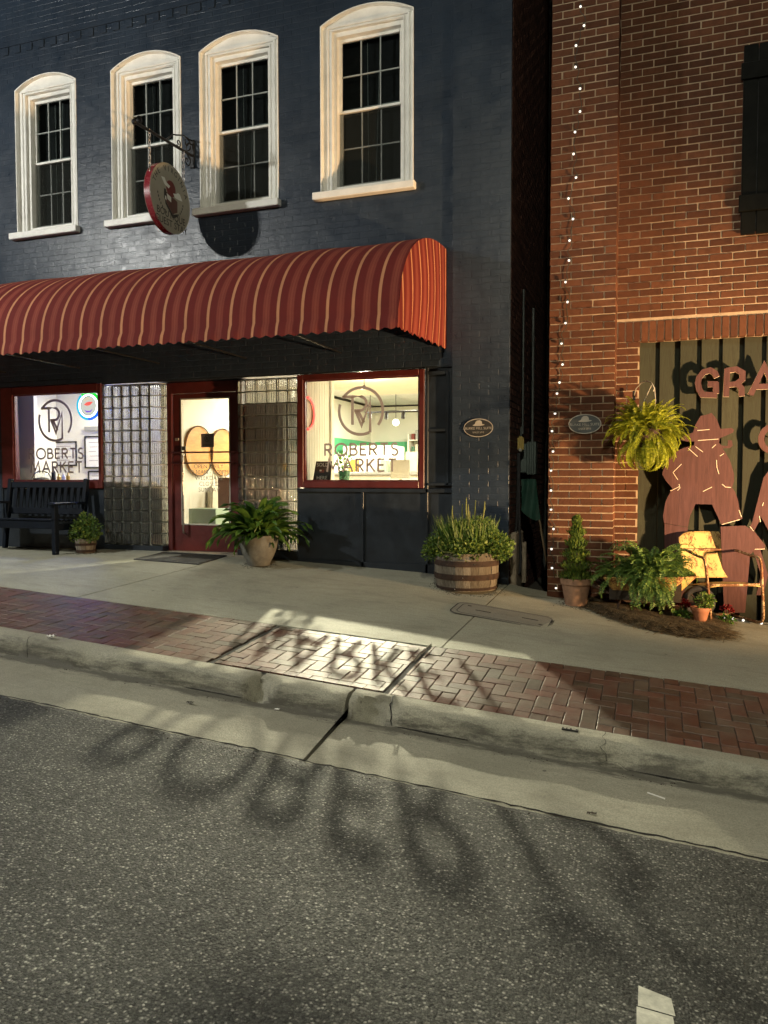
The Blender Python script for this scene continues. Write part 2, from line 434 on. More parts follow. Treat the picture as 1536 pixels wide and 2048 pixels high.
def cutout():
    m = NT('barn red plywood'); p = m.mapped((14, 14, 1.2)); g = m.noise(p, 3, 6, .7, .8)
    c = m.ramp(g, [(.25, (.055, .024, .024)), (.6, (.098, .043, .042)), (.85, (.135, .066, .062))])
    return m.set(c, .75, 0, m.bump(g, .3, .004), .3)
M['cutout'] = cutout()
M['pale'] = plain('pale cream paint', (.78, .66, .52), .7, var=.08)
M['terracotta'] = plain('terracotta', (.36, .145, .075), .8, var=.25, vs=10, bump=.25, bs=70)
M['terracotta_old'] = plain('weathered terracotta', (.27, .155, .095), .85, var=.35, vs=8, bump=.3, bs=70)
M['stonepot'] = plain('speckled stoneware', (.155, .15, .128), .7, var=.3, vs=14, bump=.35, bs=110)
M['whitepot'] = plain('white ceramic', (.7, .68, .62), .3, var=.05)
M['greenpot'] = plain('green ceramic', (.04, .15, .08), .3, var=.2)
M['soil'] = plain('potting soil', (.03, .021, .013), .95, var=.5, vs=30, bump=.8, bs=90)
def barrelwood():
    m = NT('grey barrel oak'); p = m.mapped((30, 30, 2)); r = m.rand(); g = m.noise(p, 3, 6, .75, 1)
    c = m.ramp(r, [(0, (.13, .112, .085)), (.5, (.21, .185, .145)), (1, (.28, .25, .20))])
    c = m.mix(m.ramp(g, [(.35, .85), (.6, 0)]), c, (.06, .042, .026))
    return m.set(c, .85, 0, m.bump(g, .6, .006), .25)
M['barrel'] = barrelwood()
M['rust'] = plain('rusted iron', (.034, .017, .010), .85, .1, var=.55, vs=16, bump=.5, bs=80)
def rusty(name, paint, k=.52):
    m = NT(name); p = m.pos((1, 1, .55)); f = m.noise(p, 12, 9, .80, .3); f2 = m.noise(m.pos(), 70, 4, .7)
    a = m.math('ADD', m.math('MULTIPLY', f, .75), m.math('MULTIPLY', f2, .25))
    rc = m.ramp(f2, [(.3, (.055, .022, .010)), (.7, (.22, .085, .028))])
    c = m.mix(m.ramp(a, [(k-.03, 1), (k+.03, 0)]), m.ramp(m.noise(p, 4, 4), [(.3, tuple(x*.8 for x in paint)), (.7, paint)]), rc)
    c = m.mix(m.ramp(a, [(k-.07, 1), (k-.01, 0)]), c, rc)
    return m.set(c, .7, 0, m.bump(a, .4, .004), .35)
M['chair'] = rusty('flaking yellow enamel', (.55, .37, .13), .455)
M['chair_tube'] = rusty('rusted chair tube', (.50, .36, .20), .52)
M['barrow'] = rusty('rusty yellow barrow', (.46, .27, .075), .50)
def leafmat(name, stops, rough=.5, tr=.25):
    m = NT(name); r = m.rand(); c = m.ramp(r, stops)
    c = m.mix(m.ramp(m.noise(m.pos(), 25, 3), [(.35, .35), (.65, 0)]), c, tuple(x*.5 for x in stops[0][1]))
    m.set(c, rough, 0, None, .35)
    t = m.n('ShaderNodeBsdfTranslucent'); m.l(c, t.inputs[0])
    mx = m.n('ShaderNodeMixShader'); mx.inputs[0].default_value = tr; m.l(m.b.outputs[0], mx.inputs[1]); m.l(t.outputs[0], mx.inputs[2]); m.l(mx.outputs[0], m.out.inputs[0])
    return m.mat
M['fern'] = leafmat('lime fern', [(0, (.20, .25, .022)), (.5, (.38, .44, .034)), (1, (.55, .58, .06))], .45, .48)
M['fern2'] = leafmat('green fern', [(0, (0.0540, 0.1283, 0.0297)), (.5, (0.1080, 0.2025, 0.0405)), (1, (0.2025, 0.2970, 0.0607))])
M['strap'] = leafmat('dark glossy leaf', [(0, (0.0378, 0.0945, 0.0216)), (.5, (0.0810, 0.1755, 0.0297)), (1, (0.1620, 0.2700, 0.0432))], .35)
M['bush'] = leafmat('bushy leaf', [(0, (0.0540, 0.1148, 0.0243)), (.5, (0.1148, 0.2025, 0.0378)), (1, (0.2295, 0.2970, 0.0540))])
M['spike'] = leafmat('pale flower spike', [(0, (.16, .19, .05)), (1, (.30, .30, .10))])
M['cedar'] = leafmat('cedar spray', [(0, (0.0455, 0.0975, 0.0182)), (.5, (0.0975, 0.1625, 0.0260)), (1, (0.1950, 0.2470, 0.0364))])
M['petal'] = leafmat('red petal', [(0, (.12, .006, .008)), (1, (.28, .014, .016))])
M['stem'] = plain('plant stem', (.07, .075, .03), .7)
M['straw'] = leafmat('pine straw', [(0, (.09, .066, .036)), (.5, (.20, .15, .085)), (1, (.36, .28, .16))], .8, .1)
M['mulch'] = plain('pine straw bed', (.040, .030, .018), .95, var=.5, vs=25, bump=.9, bs=130)
M['plaque'] = plain('blackened plaque', (.032, .032, .031), .45, .2, var=.3)
M['plaque2'] = plain('slate plaque', (.075, .085, .088), .45, .2, var=.2)
M['pewter'] = plain('pewter rim', (.46, .43, .37), .45, .3, var=.15)
M['sign_face'] = plain('sign face', (.34, .32, .25), .5, var=.06)
M['sign_rim'] = plain('sign rim enamel', (.24, .026, .035), .25, var=.1)
M['ink'] = plain('sign ink', (.03, .026, .022), .6, var=.1)
M['ink_red'] = plain('sign red', (.16, .022, .016), .5, var=.1)
M['ink_brown'] = plain('sign brown', (.11, .045, .03), .5, var=.1)
M['ink_white'] = plain('sign white', (.72, .72, .66), .5, var=.05)
M['paint_line'] = plain('road paint', (.50, .49, .41), .75, var=.28, vs=22, bump=.7, bs=110)
M['paper'] = plain('paper', (.78, .76, .70), .7, var=.05)
M['galv'] = plain('galvanised pipe', (.075, .085, .08), .6, .3, var=.25)
M['yellow'] = plain('dull yellow enamel', (.38, .27, .06), .5, var=.3)
M['meter'] = plain('grey green enamel', (.07, .095, .085), .5, var=.25)
M['tarp'] = plain('green tarp', (.022, .07, .05), .6, var=.3, vs=8)
M['broom'] = plain('wooden handle', (.20, .14, .08), .7, var=.3)
M['stucco'] = plain('rough concrete footing', (.28, .23, .165), .9, var=.35, vs=9, bump=.5, bs=70)
M['shutter'] = plain('black green shutter paint', (.004, .0045, .0035), .75, var=.35, vs=6, bump=.3, bs=40, spec=.15)
M['bulb'] = glow('string bulb glass', (1, .90, .76), 1.6)
M['wire'] = plain('green black wire', (.02, .03, .022), .6)
M['wood_disc'] = plain('honey oak disc', (.55, .26, .06), .5, var=.25, vs=5, streak=(1, 1, 4))
M['green_wall'] = plain('bright green wall', (.08, .42, .20), .6, var=.08)
M['tile'] = plain('ceiling tile', (.62, .62, .58), .9, var=.06, bump=.3, bs=80)
M['dark_tile'] = plain('grey ceiling', (.22, .22, .21), .9, var=.1)
M['floor'] = plain('shop floor', (.30, .24, .17), .5, var=.2, vs=3)
M['canvas'] = plain('canvas tote', (.62, .56, .44), .9, var=.12, vs=8)
M['grey_box'] = plain('grey plastic', (.28, .28, .26), .5, var=.08)
M['sage'] = plain('sage green box', (.30, .40, .30), .6, var=.08)
M['jar'] = plain('amber jars', (.55, .33, .06), .3, var=.3, vs=20)
M['lamp_glow'] = glow('warm lamp glass', (1, .80, .42), 14)
M['panel_glow'] = glow('ceiling panel glass', (1, .93, .78), 5)
M['street_glow'] = glow('street lamp glass', (1, .95, .82), 30)
M['flood_glow'] = glow('flood lamp glass', (1, .68, .36), 20)
M['neon_white'] = glow('white neon', (.80, 1, .98), 5); M['neon_red'] = glow('red neon', (1, .05, .04), 4)
M['halo_green'] = glow('green halo glow', (.02, .9, .05), 1.1); M['halo_blue'] = glow('blue halo glow', (.02, .16, 1), 1.5)
M['halo_cyan'] = glow('cyan halo glow', (.03, .60, .95), 1.1); M['neon_yellow'] = glow('yellow neon', (1, .62, .05), 1.3)
M['neon_face'] = glow('lit sign face', (1, .97, .90), .8); M['neon_crimson'] = glow('crimson sign face', (1, .12, .10), 1.3)
M['neon_violet'] = glow('violet sign face', (.22, .06, .75), 1.2)

# ------------------------------------------------------------------ lamps out of the frame that light the street
def lamp_light(name, kind, loc, power, col, parent, radius=.1, **kw):
    d = bpy.data.lights.new(name, kind); d.energy = power; d.color = col
    if kind in ('POINT', 'SPOT'): d.shadow_soft_size = radius
    for k, v in kw.items(): setattr(d, k, v)
    o = bpy.data.objects.new(name, d); COL.objects.link(o); o.location = loc; attach(o, parent); return o
def street_lamp(spec, label):
    x, y, z = spec['loc']; g = gz(x, y)
    t = empty('street_lamp', (x, y, g), label, 'street lamp', 'street lamps')
    MB().lathe([(.0, g), (.16, g), (.16, g+.12), (.11, g+.2), (.085, g+.7), (.06, g+.8), (.05, z+.3), (.0, z+.3)], (x, y, 0), 16).build('post', M['black'], t, smooth=40)
    MB().lathe([(.0, z+.42), (.05, z+.40), (.20, z+.33), (.24, z+.26), (.22, z+.25), (.0, z+.25)], (x, y, 0), 20).build('hood', M['black'], t, smooth=40)
    MB().lathe([(.04, z+.10), (.06, z+.10), (.07, z+.24), (.04, z+.24)], (x, y, 0), 16).build('lamp_glass', M['street_glow'], t, smooth=40)
    lamp_light('lamp_light', 'POINT', (x, y, z), spec['power'], spec['col'], t, .10)
street_lamp(LAMP_WEST, 'black street lamp at the kerb up the street, lighting the navy wall')
street_lamp(LAMP_SOUTH, 'black street lamp on the far side of the street, behind the viewer')
def flood():
    x, y, z = FLOOD['loc']; g = gz(x, y)
    t = empty('flood_light', (x, y, g), 'small warm floodlight on a ground stake aimed at the plank sign', 'floodlight')
    MB().tube([(x, y, g-.1), (x, y, z-.12)], .015).build('stake', M['black'], t)
    tgt = Vector((-.3, .1, 1.6)); d = (tgt-Vector((x, y, z))).normalized()
    q = d.to_track_quat('-Z', 'Y').to_matrix().to_4x4()
    mw = T(x, y, z) @ q
    b = MB(); b.lathe([(.0, .16), (.07, .15), (.11, .06), (.12, .02), (.105, .02), (.07, .12), (.0, .13)], (0, 0, 0), 20)
    o = b.build('housing', M['black'], None, smooth=40); o.matrix_basis = mw; attach(o, t)
    b = MB(); b.lathe([(.001, .10), (.03, .10), (.03, .07), (.001, .06)], (0, 0, 0), 12)
    o = b.build('lamp_glass', M['flood_glow'], None, smooth=40); o.matrix_basis = mw; attach(o, t)
    l = lamp_light('lamp_light', 'SPOT', (0, 0, 0), FLOOD['power'], FLOOD['col'], None, .12, spot_size=R(58), spot_blend=.8)
    l.matrix_basis = mw; attach(l, t)
flood()

# ------------------------------------------------------------------ ground
def grid_sheet(name, xs, ys, zf, mat, jit=None, **kw):
    mb = MB(); vs = [(x, y+(jit(x, j) if jit else 0), zf(x, y)) for j, y in enumerate(ys) for x in xs]; n = len(xs)
    mb.add(vs, [(j*n+i, j*n+i+1, (j+1)*n+i+1, (j+1)*n+i) for j in range(len(ys)-1) for i in range(n-1)])
    return mb.build(name, mat, None, merge=False, fixn=False, **kw)
def frange(a, b, s):
    n = max(1, int(round((b-a)/s))); return [a+(b-a)*i/n for i in range(n+1)]
grid_sheet('ground', frange(-26, 21, .5), frange(YR-.25, 9.5, .5), lambda x, y: gz(x, y)-.22, M['sand'], kind='structure')
xs = [-300, -120, -60]+frange(-26, -7, .4)+frange(-6.96, 2, .035)[0:]+frange(2.4, 21, .6)+[60, 120, 300]
jr = [rnd.gauss(0, .007) for _ in xs]
jr = [(jr[max(i-1, 0)]+jr[i]+jr[min(i+1, len(xs)-1)])*.55+.003*math.sin(x*2.3) for i, x in enumerate(xs)]
jx = {x: jr[i] for i, x in enumerate(xs)}
road_y = [YR+.02, YR-.06, YR-.5, -6, -7, -8, -9, -12, -16, -30, -80, -300]
def zroad(x, y):
    xx = max(-40, min(40, x)); yy = max(-16, min(YR, y))
    return gz(xx, min(yy, YR-1e-4))+(.012 if y < YR-.05 else -.004)
grid_sheet('road', xs, road_y, zroad, M['asphalt'], jit=lambda x, j: jx[x] if j < 2 else 0, kind='structure')

# the worn parking line running out into the street
mb = MB(); segs = frange(-5.70, -8.2, .12) if False else [-5.70-.115*i for i in range(22)]
for i in range(len(segs)-1):
    y0, y1 = segs[i], segs[i+1]+.006
    a = -.016+rnd.uniform(-.004, .004)-.004*i; b = a+.118+rnd.uniform(-.004, .004)
    p = [(a, y0-.0), (b-.01, y0-.022 if i == 0 else y0), (b+rnd.uniform(-.003, .003), y1), (a+rnd.uniform(-.003, .003), y1)]
    vs = [(x, y, zroad(x, y)+.004) for x, y in p]
    mb.add(vs, [(0, 3, 2, 1)])
mb.build('road_marking', M['paint_line'], None, merge=False, kind='structure')

# kerb and gutter cast in lengths
kerb = empty('kerb', (0, YO, z_out(0)), kind='structure')
K_PROF = [(-3.60, 'o', -.09), (-3.60, 'o', 0), (-3.64, 'o', -.001), (-3.70, 'o', -.003), (-3.735, 'o', -.008), (-3.757, 'o', -.020), (-3.772, 'o', -.042), (-3.782, 'o', -.075), (-3.792, 'o', -.11), (-3.80, 'k', .004), (-3.815, 'k', -.003), (-3.9, 'k', -.009), (-4.1, 'k', -.03), (-4.3, 'k', -.053), (-4.47, 'k', -.073), (-4.47, 'k', -.14)]
chips = [(-2.50, -3.74, .11, .045), (-2.545, -3.78, .06, .05), (-1.64, -3.75, .13, .055), (-1.72, -3.79, .10, .05), (-1.60, -3.70, .07, .03), (-.16, -3.80, .10, .02), (-3.9, -3.74, .12, .02), (-5.1, -3.76, .1, .02), (-1.86, -3.76, .03, .03), (.5, -3.79, .1, .012)]
def kz(x, ref, dz): return (z_out(x) if ref == 'o' else z_kf(x))+dz
edges = [-26, -9.5, -1.875, 4.5, 21]
for a, b in zip(edges[:-1], edges[1:]):
    st = .03 if a > -10 and b < 5 else .25
    gx = .011 if abs(a+1.875) < .01 else .004; gx2 = .011 if abs(b+1.875) < .01 else .004
    xx = frange(a+gx, b-gx2, st); mb = MB(); vs = []
    for x in xx:
        for k, (y, ref, dz) in enumerate(K_PROF):
            p = Vector((x, y, kz(x, ref, dz)))
            if abs(x+2.57) < .008 and k < 10: p.y += .035; p.z -= .02
            if 1 < k < 15 and st < .1:
                p.z += .0025*math.sin(x*9+k)+rnd.gauss(0, .0008); p.y += .002*math.sin(x*7.3+k*2)
                for cx, cy, r, d in chips:
                    q = ((x-cx)/r)**2+((y-cy)/.055)**2
                    if q < 1.3 and k < 10:
                        w = max(0, 1-q/1.3)**.5*d*(.75+.5*rnd.random()); p.y += w*.8; p.z -= w*.55
            vs.append(p)
    n = len(K_PROF)
    for i in range(len(xx)-1):
        for k in range(n-1):
            pass
    mb.add(vs, []); base_i = 0
    for i in range(len(xx)-1):
        for k in range(n-1):
            mb.f.append([i*n+k, i*n+k+1, (i+1)*n+k+1, (i+1)*n+k]); mb.mi.append(0 if k < 9 else 1)
    for i, rev in ((0, False), (len(xx)-1, True)):
        f = [i*n+k for k in range(n)]
        mb.f.append(f if rev else f[::-1]); mb.mi.append(0)
    mb.build('kerb_section', [M['kerb'], M['gutter']], kerb, merge=False, smooth=50)
def crack(path, w, parent, name='crack', lift=.004):
    """a dark crack: a thin sunken-looking ribbon lying on the concrete along 3-D points"""
    mb = MB(); n = len(path); vs = []
    for i, p in enumerate(path):
        p = Vector(p); t = (Vector(path[min(i+1, n-1)])-Vector(path[max(i-1, 0)])).normalized()
        s = t.cross(Vector((0, -.35, 1))).normalized()
        ww = w*(.4+.9*rnd.random())*(.35 if i in (0, n-1) else 1)
        vs += [p+s*ww+Vector((0, -lift, lift)), p-s*ww+Vector((0, -lift, lift))]
    mb.add(vs, [(2*i, 2*i+1, 2*i+3, 2*i+2) for i in range(n-1)])
    return mb.build(name, M['crack'], parent, merge=False)
def kp(x, k, j=0):   # a point on the kerb profile
    y, ref, dz = K_PROF[k]; return (x+j, y, kz(x, ref, dz))
crack([kp(-.25+.003*k*(1 if k % 3 else -1), k) for k in range(1, 10)], .0022, kerb)
crack([kp(-.22+.05*i, 9 if i > 1 else 8, rnd.uniform(-.008, .008)) for i in range(11)], .0032, kerb)
crack([kp(-2.62-.06*i, 9, 0) for i in range(9)], .005, kerb)
crack([kp(-1.60+.006*k+.006*math.sin(k*2.1), k) for k in range(1, 10)], .006, kerb)
crack([kp(-1.53+.06*i, 9, 0) for i in range(9)], .004, kerb)
crack([kp(-4.57+.01*k, k) for k in range(1, 10)], .003, kerb)
crack([(-1.875-.033*i, -3.82-.08*i, kz(-1.875, 'k', -.003-.0113*i)+.002) for i in range(8)], .007, kerb)
xe_ = frange(-7.5, 2.2, .045)
crack([(x_, YR+.018+rnd.gauss(0, .004)+.003*math.sin(x_*5), gz(x_, YR+.018)+.002) for x_ in xe_], .006, kerb, 'edge_joint', .003)
# stamped plate set in the kerb top
mb = MB(); x = -.449; mb.box((x, -3.675, z_out(x)-.001), (.098, .036, .010), RY(R(4.2)).to_3x3())
pl = mb.build('kerb_plate', M['crack'], kerb, bevel=.002)
for i, dx in enumerate((-.03, -.008, .022)):
    MB().box((x+dx, -3.675, z_out(x+dx)+.0055), (.014 if i < 2 else .022, .014, .002), RY(R(4.2)).to_3x3()).build('raised_mark', M['pewter'], pl)

# concrete sidewalk in slabs
walk = empty('sidewalk', (-4, -1.2, gz(-4, -1.2)), kind='structure')
def jx_line(x0, x1): return lambda y: x0+(x1-x0)*y/YI
joints = [jx_line(-26, -26), jx_line(-15, -15), jx_line(-9.3, -9.4), jx_line(-4.845, -5.16), jx_line(-1.47, -1.575), jx_line(3.4, 3.3), jx_line(9, 9), jx_line(21, 21)]
for a, b in zip(joints[:-1], joints[1:]):
    nx = max(4, int((b(0)-a(0))/.25)); ys = [-.002]+[YI*j/10 for j in range(1, 11)]; ys[-1] += .006; mb = MB(); vs = []
    for y in ys:
        xa, xb = a(y)+.006, b(y)-.006
        for i in range(nx+1):
            x = xa+(xb-xa)*i/nx; vs.append((x, y, gz(x, y)))
    m = nx+1; fs = [(j*m+i, (j+1)*m+i, (j+1)*m+i+1, j*m+i+1) for j in range(len(ys)-1) for i in range(nx)]
    ring = [i for i in range(m)]+[j*m+nx for j in range(1, len(ys))]+[(len(ys)-1)*m+i for i in range(nx-1, -1, -1)]+[j*m for j in range(len(ys)-2, 0, -1)]
    nb = len(vs); vs += [(vs[i][0], vs[i][1], vs[i][2]-.09) for i in ring]
    fs += [(ring[k], ring[(k+1) % len(ring)], nb+(k+1) % len(ring), nb+k) for k in range(len(ring))]
    mb.add(vs, fs); mb.build('slab', M['concrete'], walk, merge=False)
# alley floor and the floor under the buildings
crack([(-1.5, -.3, gz(-1.5, -.3)), (-1.2, -.35, gz(-1.2, -.35)), (-.95, -.29, gz(-.95, -.29))], .003, walk)

# brick ribbon: herringbone pavers with a border course of half bricks
ribbon_o = empty('brick_ribbon', (-2.4, -3.05, gz(-2.4, -3.05)), kind='structure')
U_ = .1016; NR = 11
bed = MB(); xx = frange(-15, 8, .25)
vs = [(x, y, gz(x, y)-.014) for x in xx for y in (YO+.001, YI-.001)]
bed.add(vs, [(2*i, 2*i+2, 2*i+3, 2*i+1) for i in range(len(xx)-1)])
bed.build('sand_bed', M['sand'], ribbon_o, merge=False)
GAPS = [(-3.03, -2.992), (-1.69, -1.648)]
HX0, HX1 = -3.01, -1.67
pav = []
def add_paver(x0, x1, y0, y1):
    pcs = [(x0, x1)]
    for g0, g1 in GAPS:
        nw = []
        for a, b in pcs:
            if b <= g0 or a >= g1: nw.append((a, b)); continue
            if g0-a > .02: nw.append((a, g0))
            if b-g1 > .02: nw.append((g1, b))
        pcs = nw
    for a, b in pcs:
        if HX0 < (a+b)/2 < HX1:
            y0c, y1c = max(y0, YO+.03), min(y1, YI-.028)
            if y1c-y0c < .02: continue
            pav.append((a, b, y0c, y1c))
        else: pav.append((a, b, y0, y1))
i0, i1 = int(-9.4/U_), int(2.6/U_)
for i in range(i0, i1):
    x = i*U_; add_paver(x, x+U_, YO, YO+U_)
    for j in range(1, NR):
        m_ = (i-j) % 4; y = YO+j*U_
        if m_ == 0: add_paver(x, x+2*U_, y, y+U_)
        elif m_ == 3: add_paver(x, x+U_, y, min(y+2*U_, YI))
        elif m_ == 2 and j == 1: add_paver(x, x+U_, y, y+U_)
pm = MB(); pm.box((0, 0, -.02), (1, 1, .04))
paver_mesh = {}
def paver_me(kx, ky):
    key = (round(kx, 3), round(ky, 3))
    if key not in paver_mesh:
        b = MB(); b.box((0, 0, -.02), (kx, ky, .04)); paver_mesh[key] = b.mesh('paver', M['paver'], bevel=.0035)
    return paver_mesh[key]
ranked = sorted(pav, key=lambda r: -seen_px((r[0]+r[1])/2, (r[2]+r[3])/2, gz((r[0]+r[1])/2, (r[2]+r[3])/2))*(.2+abs(r[1]-r[0])*abs(r[3]-r[2])*10))
far = MB()
for n_, (a, b, c, d) in enumerate(ranked):
    x, y = (a+b)/2, (c+d)/2; e = .02
    ex = Vector((1, 0, (gz(x+e, y)-gz(x-e, y))/(2*e))).normalized(); ey = Vector((0, 1, (gz(x, y+e)-gz(x, y-e))/(2*e))).normalized(); ez = ex.cross(ey)
    mw = Matrix((ex, ey, ez)).transposed().to_4x4(); mw.translation = (x, y, gz(x, y)+rnd.uniform(-.0025, .002))
    mw = mw @ RX(R(rnd.gauss(0, .35))) @ RY(R(rnd.gauss(0, .35))) @ RZ(R(rnd.gauss(0, .5)))
    kx, ky = b-a-.0045, d-c-.0045
    if n_ < 300: place('paver', paver_me(kx, ky), mw, ribbon_o)
    else: far.box((0, 0, -.02), (kx, ky, .04)); far.v[-8:] = [tuple(mw @ Vector(p)) for p in far.v[-8:]]
far.build('far_pavers', M['paver'], ribbon_o, kind='stuff', merge=False)
hf = MB()
for x0, x1, y0, y1 in ((-3.028, -2.994, YO, YI), (-1.688, -1.650, YO, YI), (-2.994, -1.688, YO, YO+.026), (-2.994, -1.688, YI-.024, YI)):
    vs = [(x0, y0), (x1, y0), (x1, y1), (x0, y1)]
    hf.add([(x, y, gz(x, min(max(y, YO+.001), YI-.001))-.009) for x, y in vs], [(0, 1, 2, 3)])
hf.build('vault_frame', M['crack'], ribbon_o, merge=False)
def lying(name, w, d, h, x, y, rz=0, mat=None, parent=None, lift=0, bevel=.002):
    b = MB(); b.box((0, 0, h/2), (w, d, h)); o = b.build(name, mat, None, bevel=bevel)
    e = .05; ex = Vector((1, 0, (gz(x+e, y)-gz(x-e, y))/(2*e))).normalized(); ey = Vector((0, 1, (gz(x, y+e)-gz(x, y-e))/(2*e))).normalized()
    mw = Matrix((ex, ey, ex.cross(ey))).transposed().to_4x4(); mw.translation = (x, y, gz(x, y)+lift)
    o.matrix_basis = mw @ RZ(rz); attach(o, parent); return o
# bright steel angle left in the slot of the vault frame
bar = MB(); bar.tube([(-1.672, y, gz(-1.672, y)+.004) for y in (-2.44, -2.7, -2.9)], .006, 6); bar.build('steel_edge', M['chrome'], ribbon_o)

# ================================================================== navy shop building
shop = empty('shop_building', (-5, .1, 0), 'navy painted two storey brick shop with arched white windows and red storefront', 'building')
WINS = [(-8.215, -7.20), (-6.65, -5.60), (-5.335, -4.255), (-3.71, -2.575)]
ZS, ZSP, ZAP = 4.26, 6.17, 6.32      # opening sill, spring, apex
XL, XP, XC, ZT = -13.0, -2.11, -1.47, 8.6
def arch_pts(a, b, n=14, zs=ZSP, za=ZAP):
    h = za-zs; w = (b-a)/2; r = (w*w+h*h)/(2*h); cx, cz = (a+b)/2, za-r; t = math.asin(w/r)
    return [(cx+r*math.sin(-t+2*t*i/n), cz+r*math.cos(-t+2*t*i/n)) for i in range(n+1)]
wall = MB(); Y0, Y1 = .004, .30
def wp(x0, x1, z0, z1): wall.bx(x0, x1, Y0, Y1, z0, z1)
wp(XL, XP, 2.20, 4.16); wp(XL, XP, 6.36, ZT)
cols = [XL]+[v for w in WINS for v in w]+[XP]
for i in range(0, len(cols), 2): wp(cols[i], cols[i+1], 4.16, 6.36)
for a, b in WINS:
    wp(a, b, 4.16, ZS-.02)
    ap = arch_pts(a, b)
    for p, q in zip(ap[:-1], ap[1:]): wall.prism([p, q, (q[0], 6.36), (p[0], 6.36)], Y0, Y1)
wp(XL, -8.60, -.3, 2.20)
wall.bx(XP, XC, -.046, .30, -.5, ZT)              # corner pilaster
wall.bx(XC-.30, XC, .30, 9.0, -.6, ZT)            # side wall along the alley
wall.bx(XL, XC, 9.0, 9.3, -.6, ZT)
wall.bx(XL, XC-.3, .30, 9.0, ZT-.2, ZT)
wall.build('wall', M['navy'], shop, merge=False)
def in_opening(x0, x1, z0, z1):
    for a, b in WINS:
        if x1 > a-.005 and x0 < b+.005 and z1 > 4.17 and z0 < ZAP+.02:
            cx = min(max((x0+x1)/2, a), b); w = (b-a)/2; top = ZSP+(ZAP-ZSP)*max(0, 1-((cx-(a+b)/2)/w)**2)
            if z0 < top+.01: return (a, b)
    return None
rel = MB()
def relief(x0, x1, z0, z1, y, d=.0017, ch=.0035):
    if x1-x0 < .02: return
    o = [(x0, z0), (x1, z0), (x1, z1), (x0, z1)]; i = [(x0+ch, z0+ch), (x1-ch, z0+ch), (x1-ch, z1-ch), (x0+ch, z1-ch)]
    j = rnd.uniform(-.0006, .0006)
    rel.add([(x, y+.0005, z) for x, z in o]+[(x, y-d+j, z) for x, z in i], [(4, 5, 6, 7), (0, 1, 5, 4), (1, 2, 6, 5), (2, 3, 7, 6), (3, 0, 4, 7)])
CO, BL, JT = .0715, .213, .011
r = 0; z = -.3
while z < 8.4:
    for xa, xb, y in ((-9.6, XP-.001, Y0), (XP, XC, -.046)):
        x = xa-(BL/2 if r % 2 else 0)
        while x < xb:
            a, b = max(x, xa), min(x+BL-JT, xb)
            x += BL
            if b-a < .02: continue
            if xb == XC: 
                if b > XC-.02: b = XC
                relief(a, b, z, z+CO-JT, y, .0018, .004); continue
            if z < 2.2 and b > -8.60: continue
            h = in_opening(a, b, z, z+CO-JT)
            if h:
                if a < h[0]-.03: relief(a, h[0]-.006, z, z+CO-JT, y)
                if b > h[1]+.03: relief(h[1]+.006, b, z, z+CO-JT, y)
                continue
            relief(a, b, z, z+CO-JT, y)
    z += CO; r += 1
rel.build('painted_brickwork', M['navy'], shop, kind='stuff', merge=False, fixn=False)
ab = MB(); rel2 = rel; rel = ab; z = -.5; r = 0
while z < 8.4:
    y = .002-(BL/2 if r % 2 else 0)
    while y < 3.2:
        a, b = max(y, .002), y+BL-JT; y += BL
        if b-a < .02: continue
        o = [(a, z), (b, z), (b, z+CO-JT), (a, z+CO-JT)]
        ab.add([(XC+.0005, p, q) for p, q in o]+[(XC+.006+rnd.uniform(-.002, .002), p+.002*(1 if p == a else -1), q) for p, q in o], [(4, 5, 6, 7), (0, 1, 5, 4), (1, 2, 6, 5), (2, 3, 7, 6), (3, 0, 4, 7)])
    z += CO; r += 1
ab.build('alley_brickwork', M['alleybrick'], shop, kind='stuff', merge=False)
den = MB()
for i in range(46):
    x = -11.2+i*.2; den.bx(x, x+.10, -.012, .0, 6.66, 6.76)
den.bx(-11.4, XP-.002, -.014, -.001, 6.765, 6.83)
den.build('dentil_course', M['navy'], shop, kind='stuff', bevel=.003)

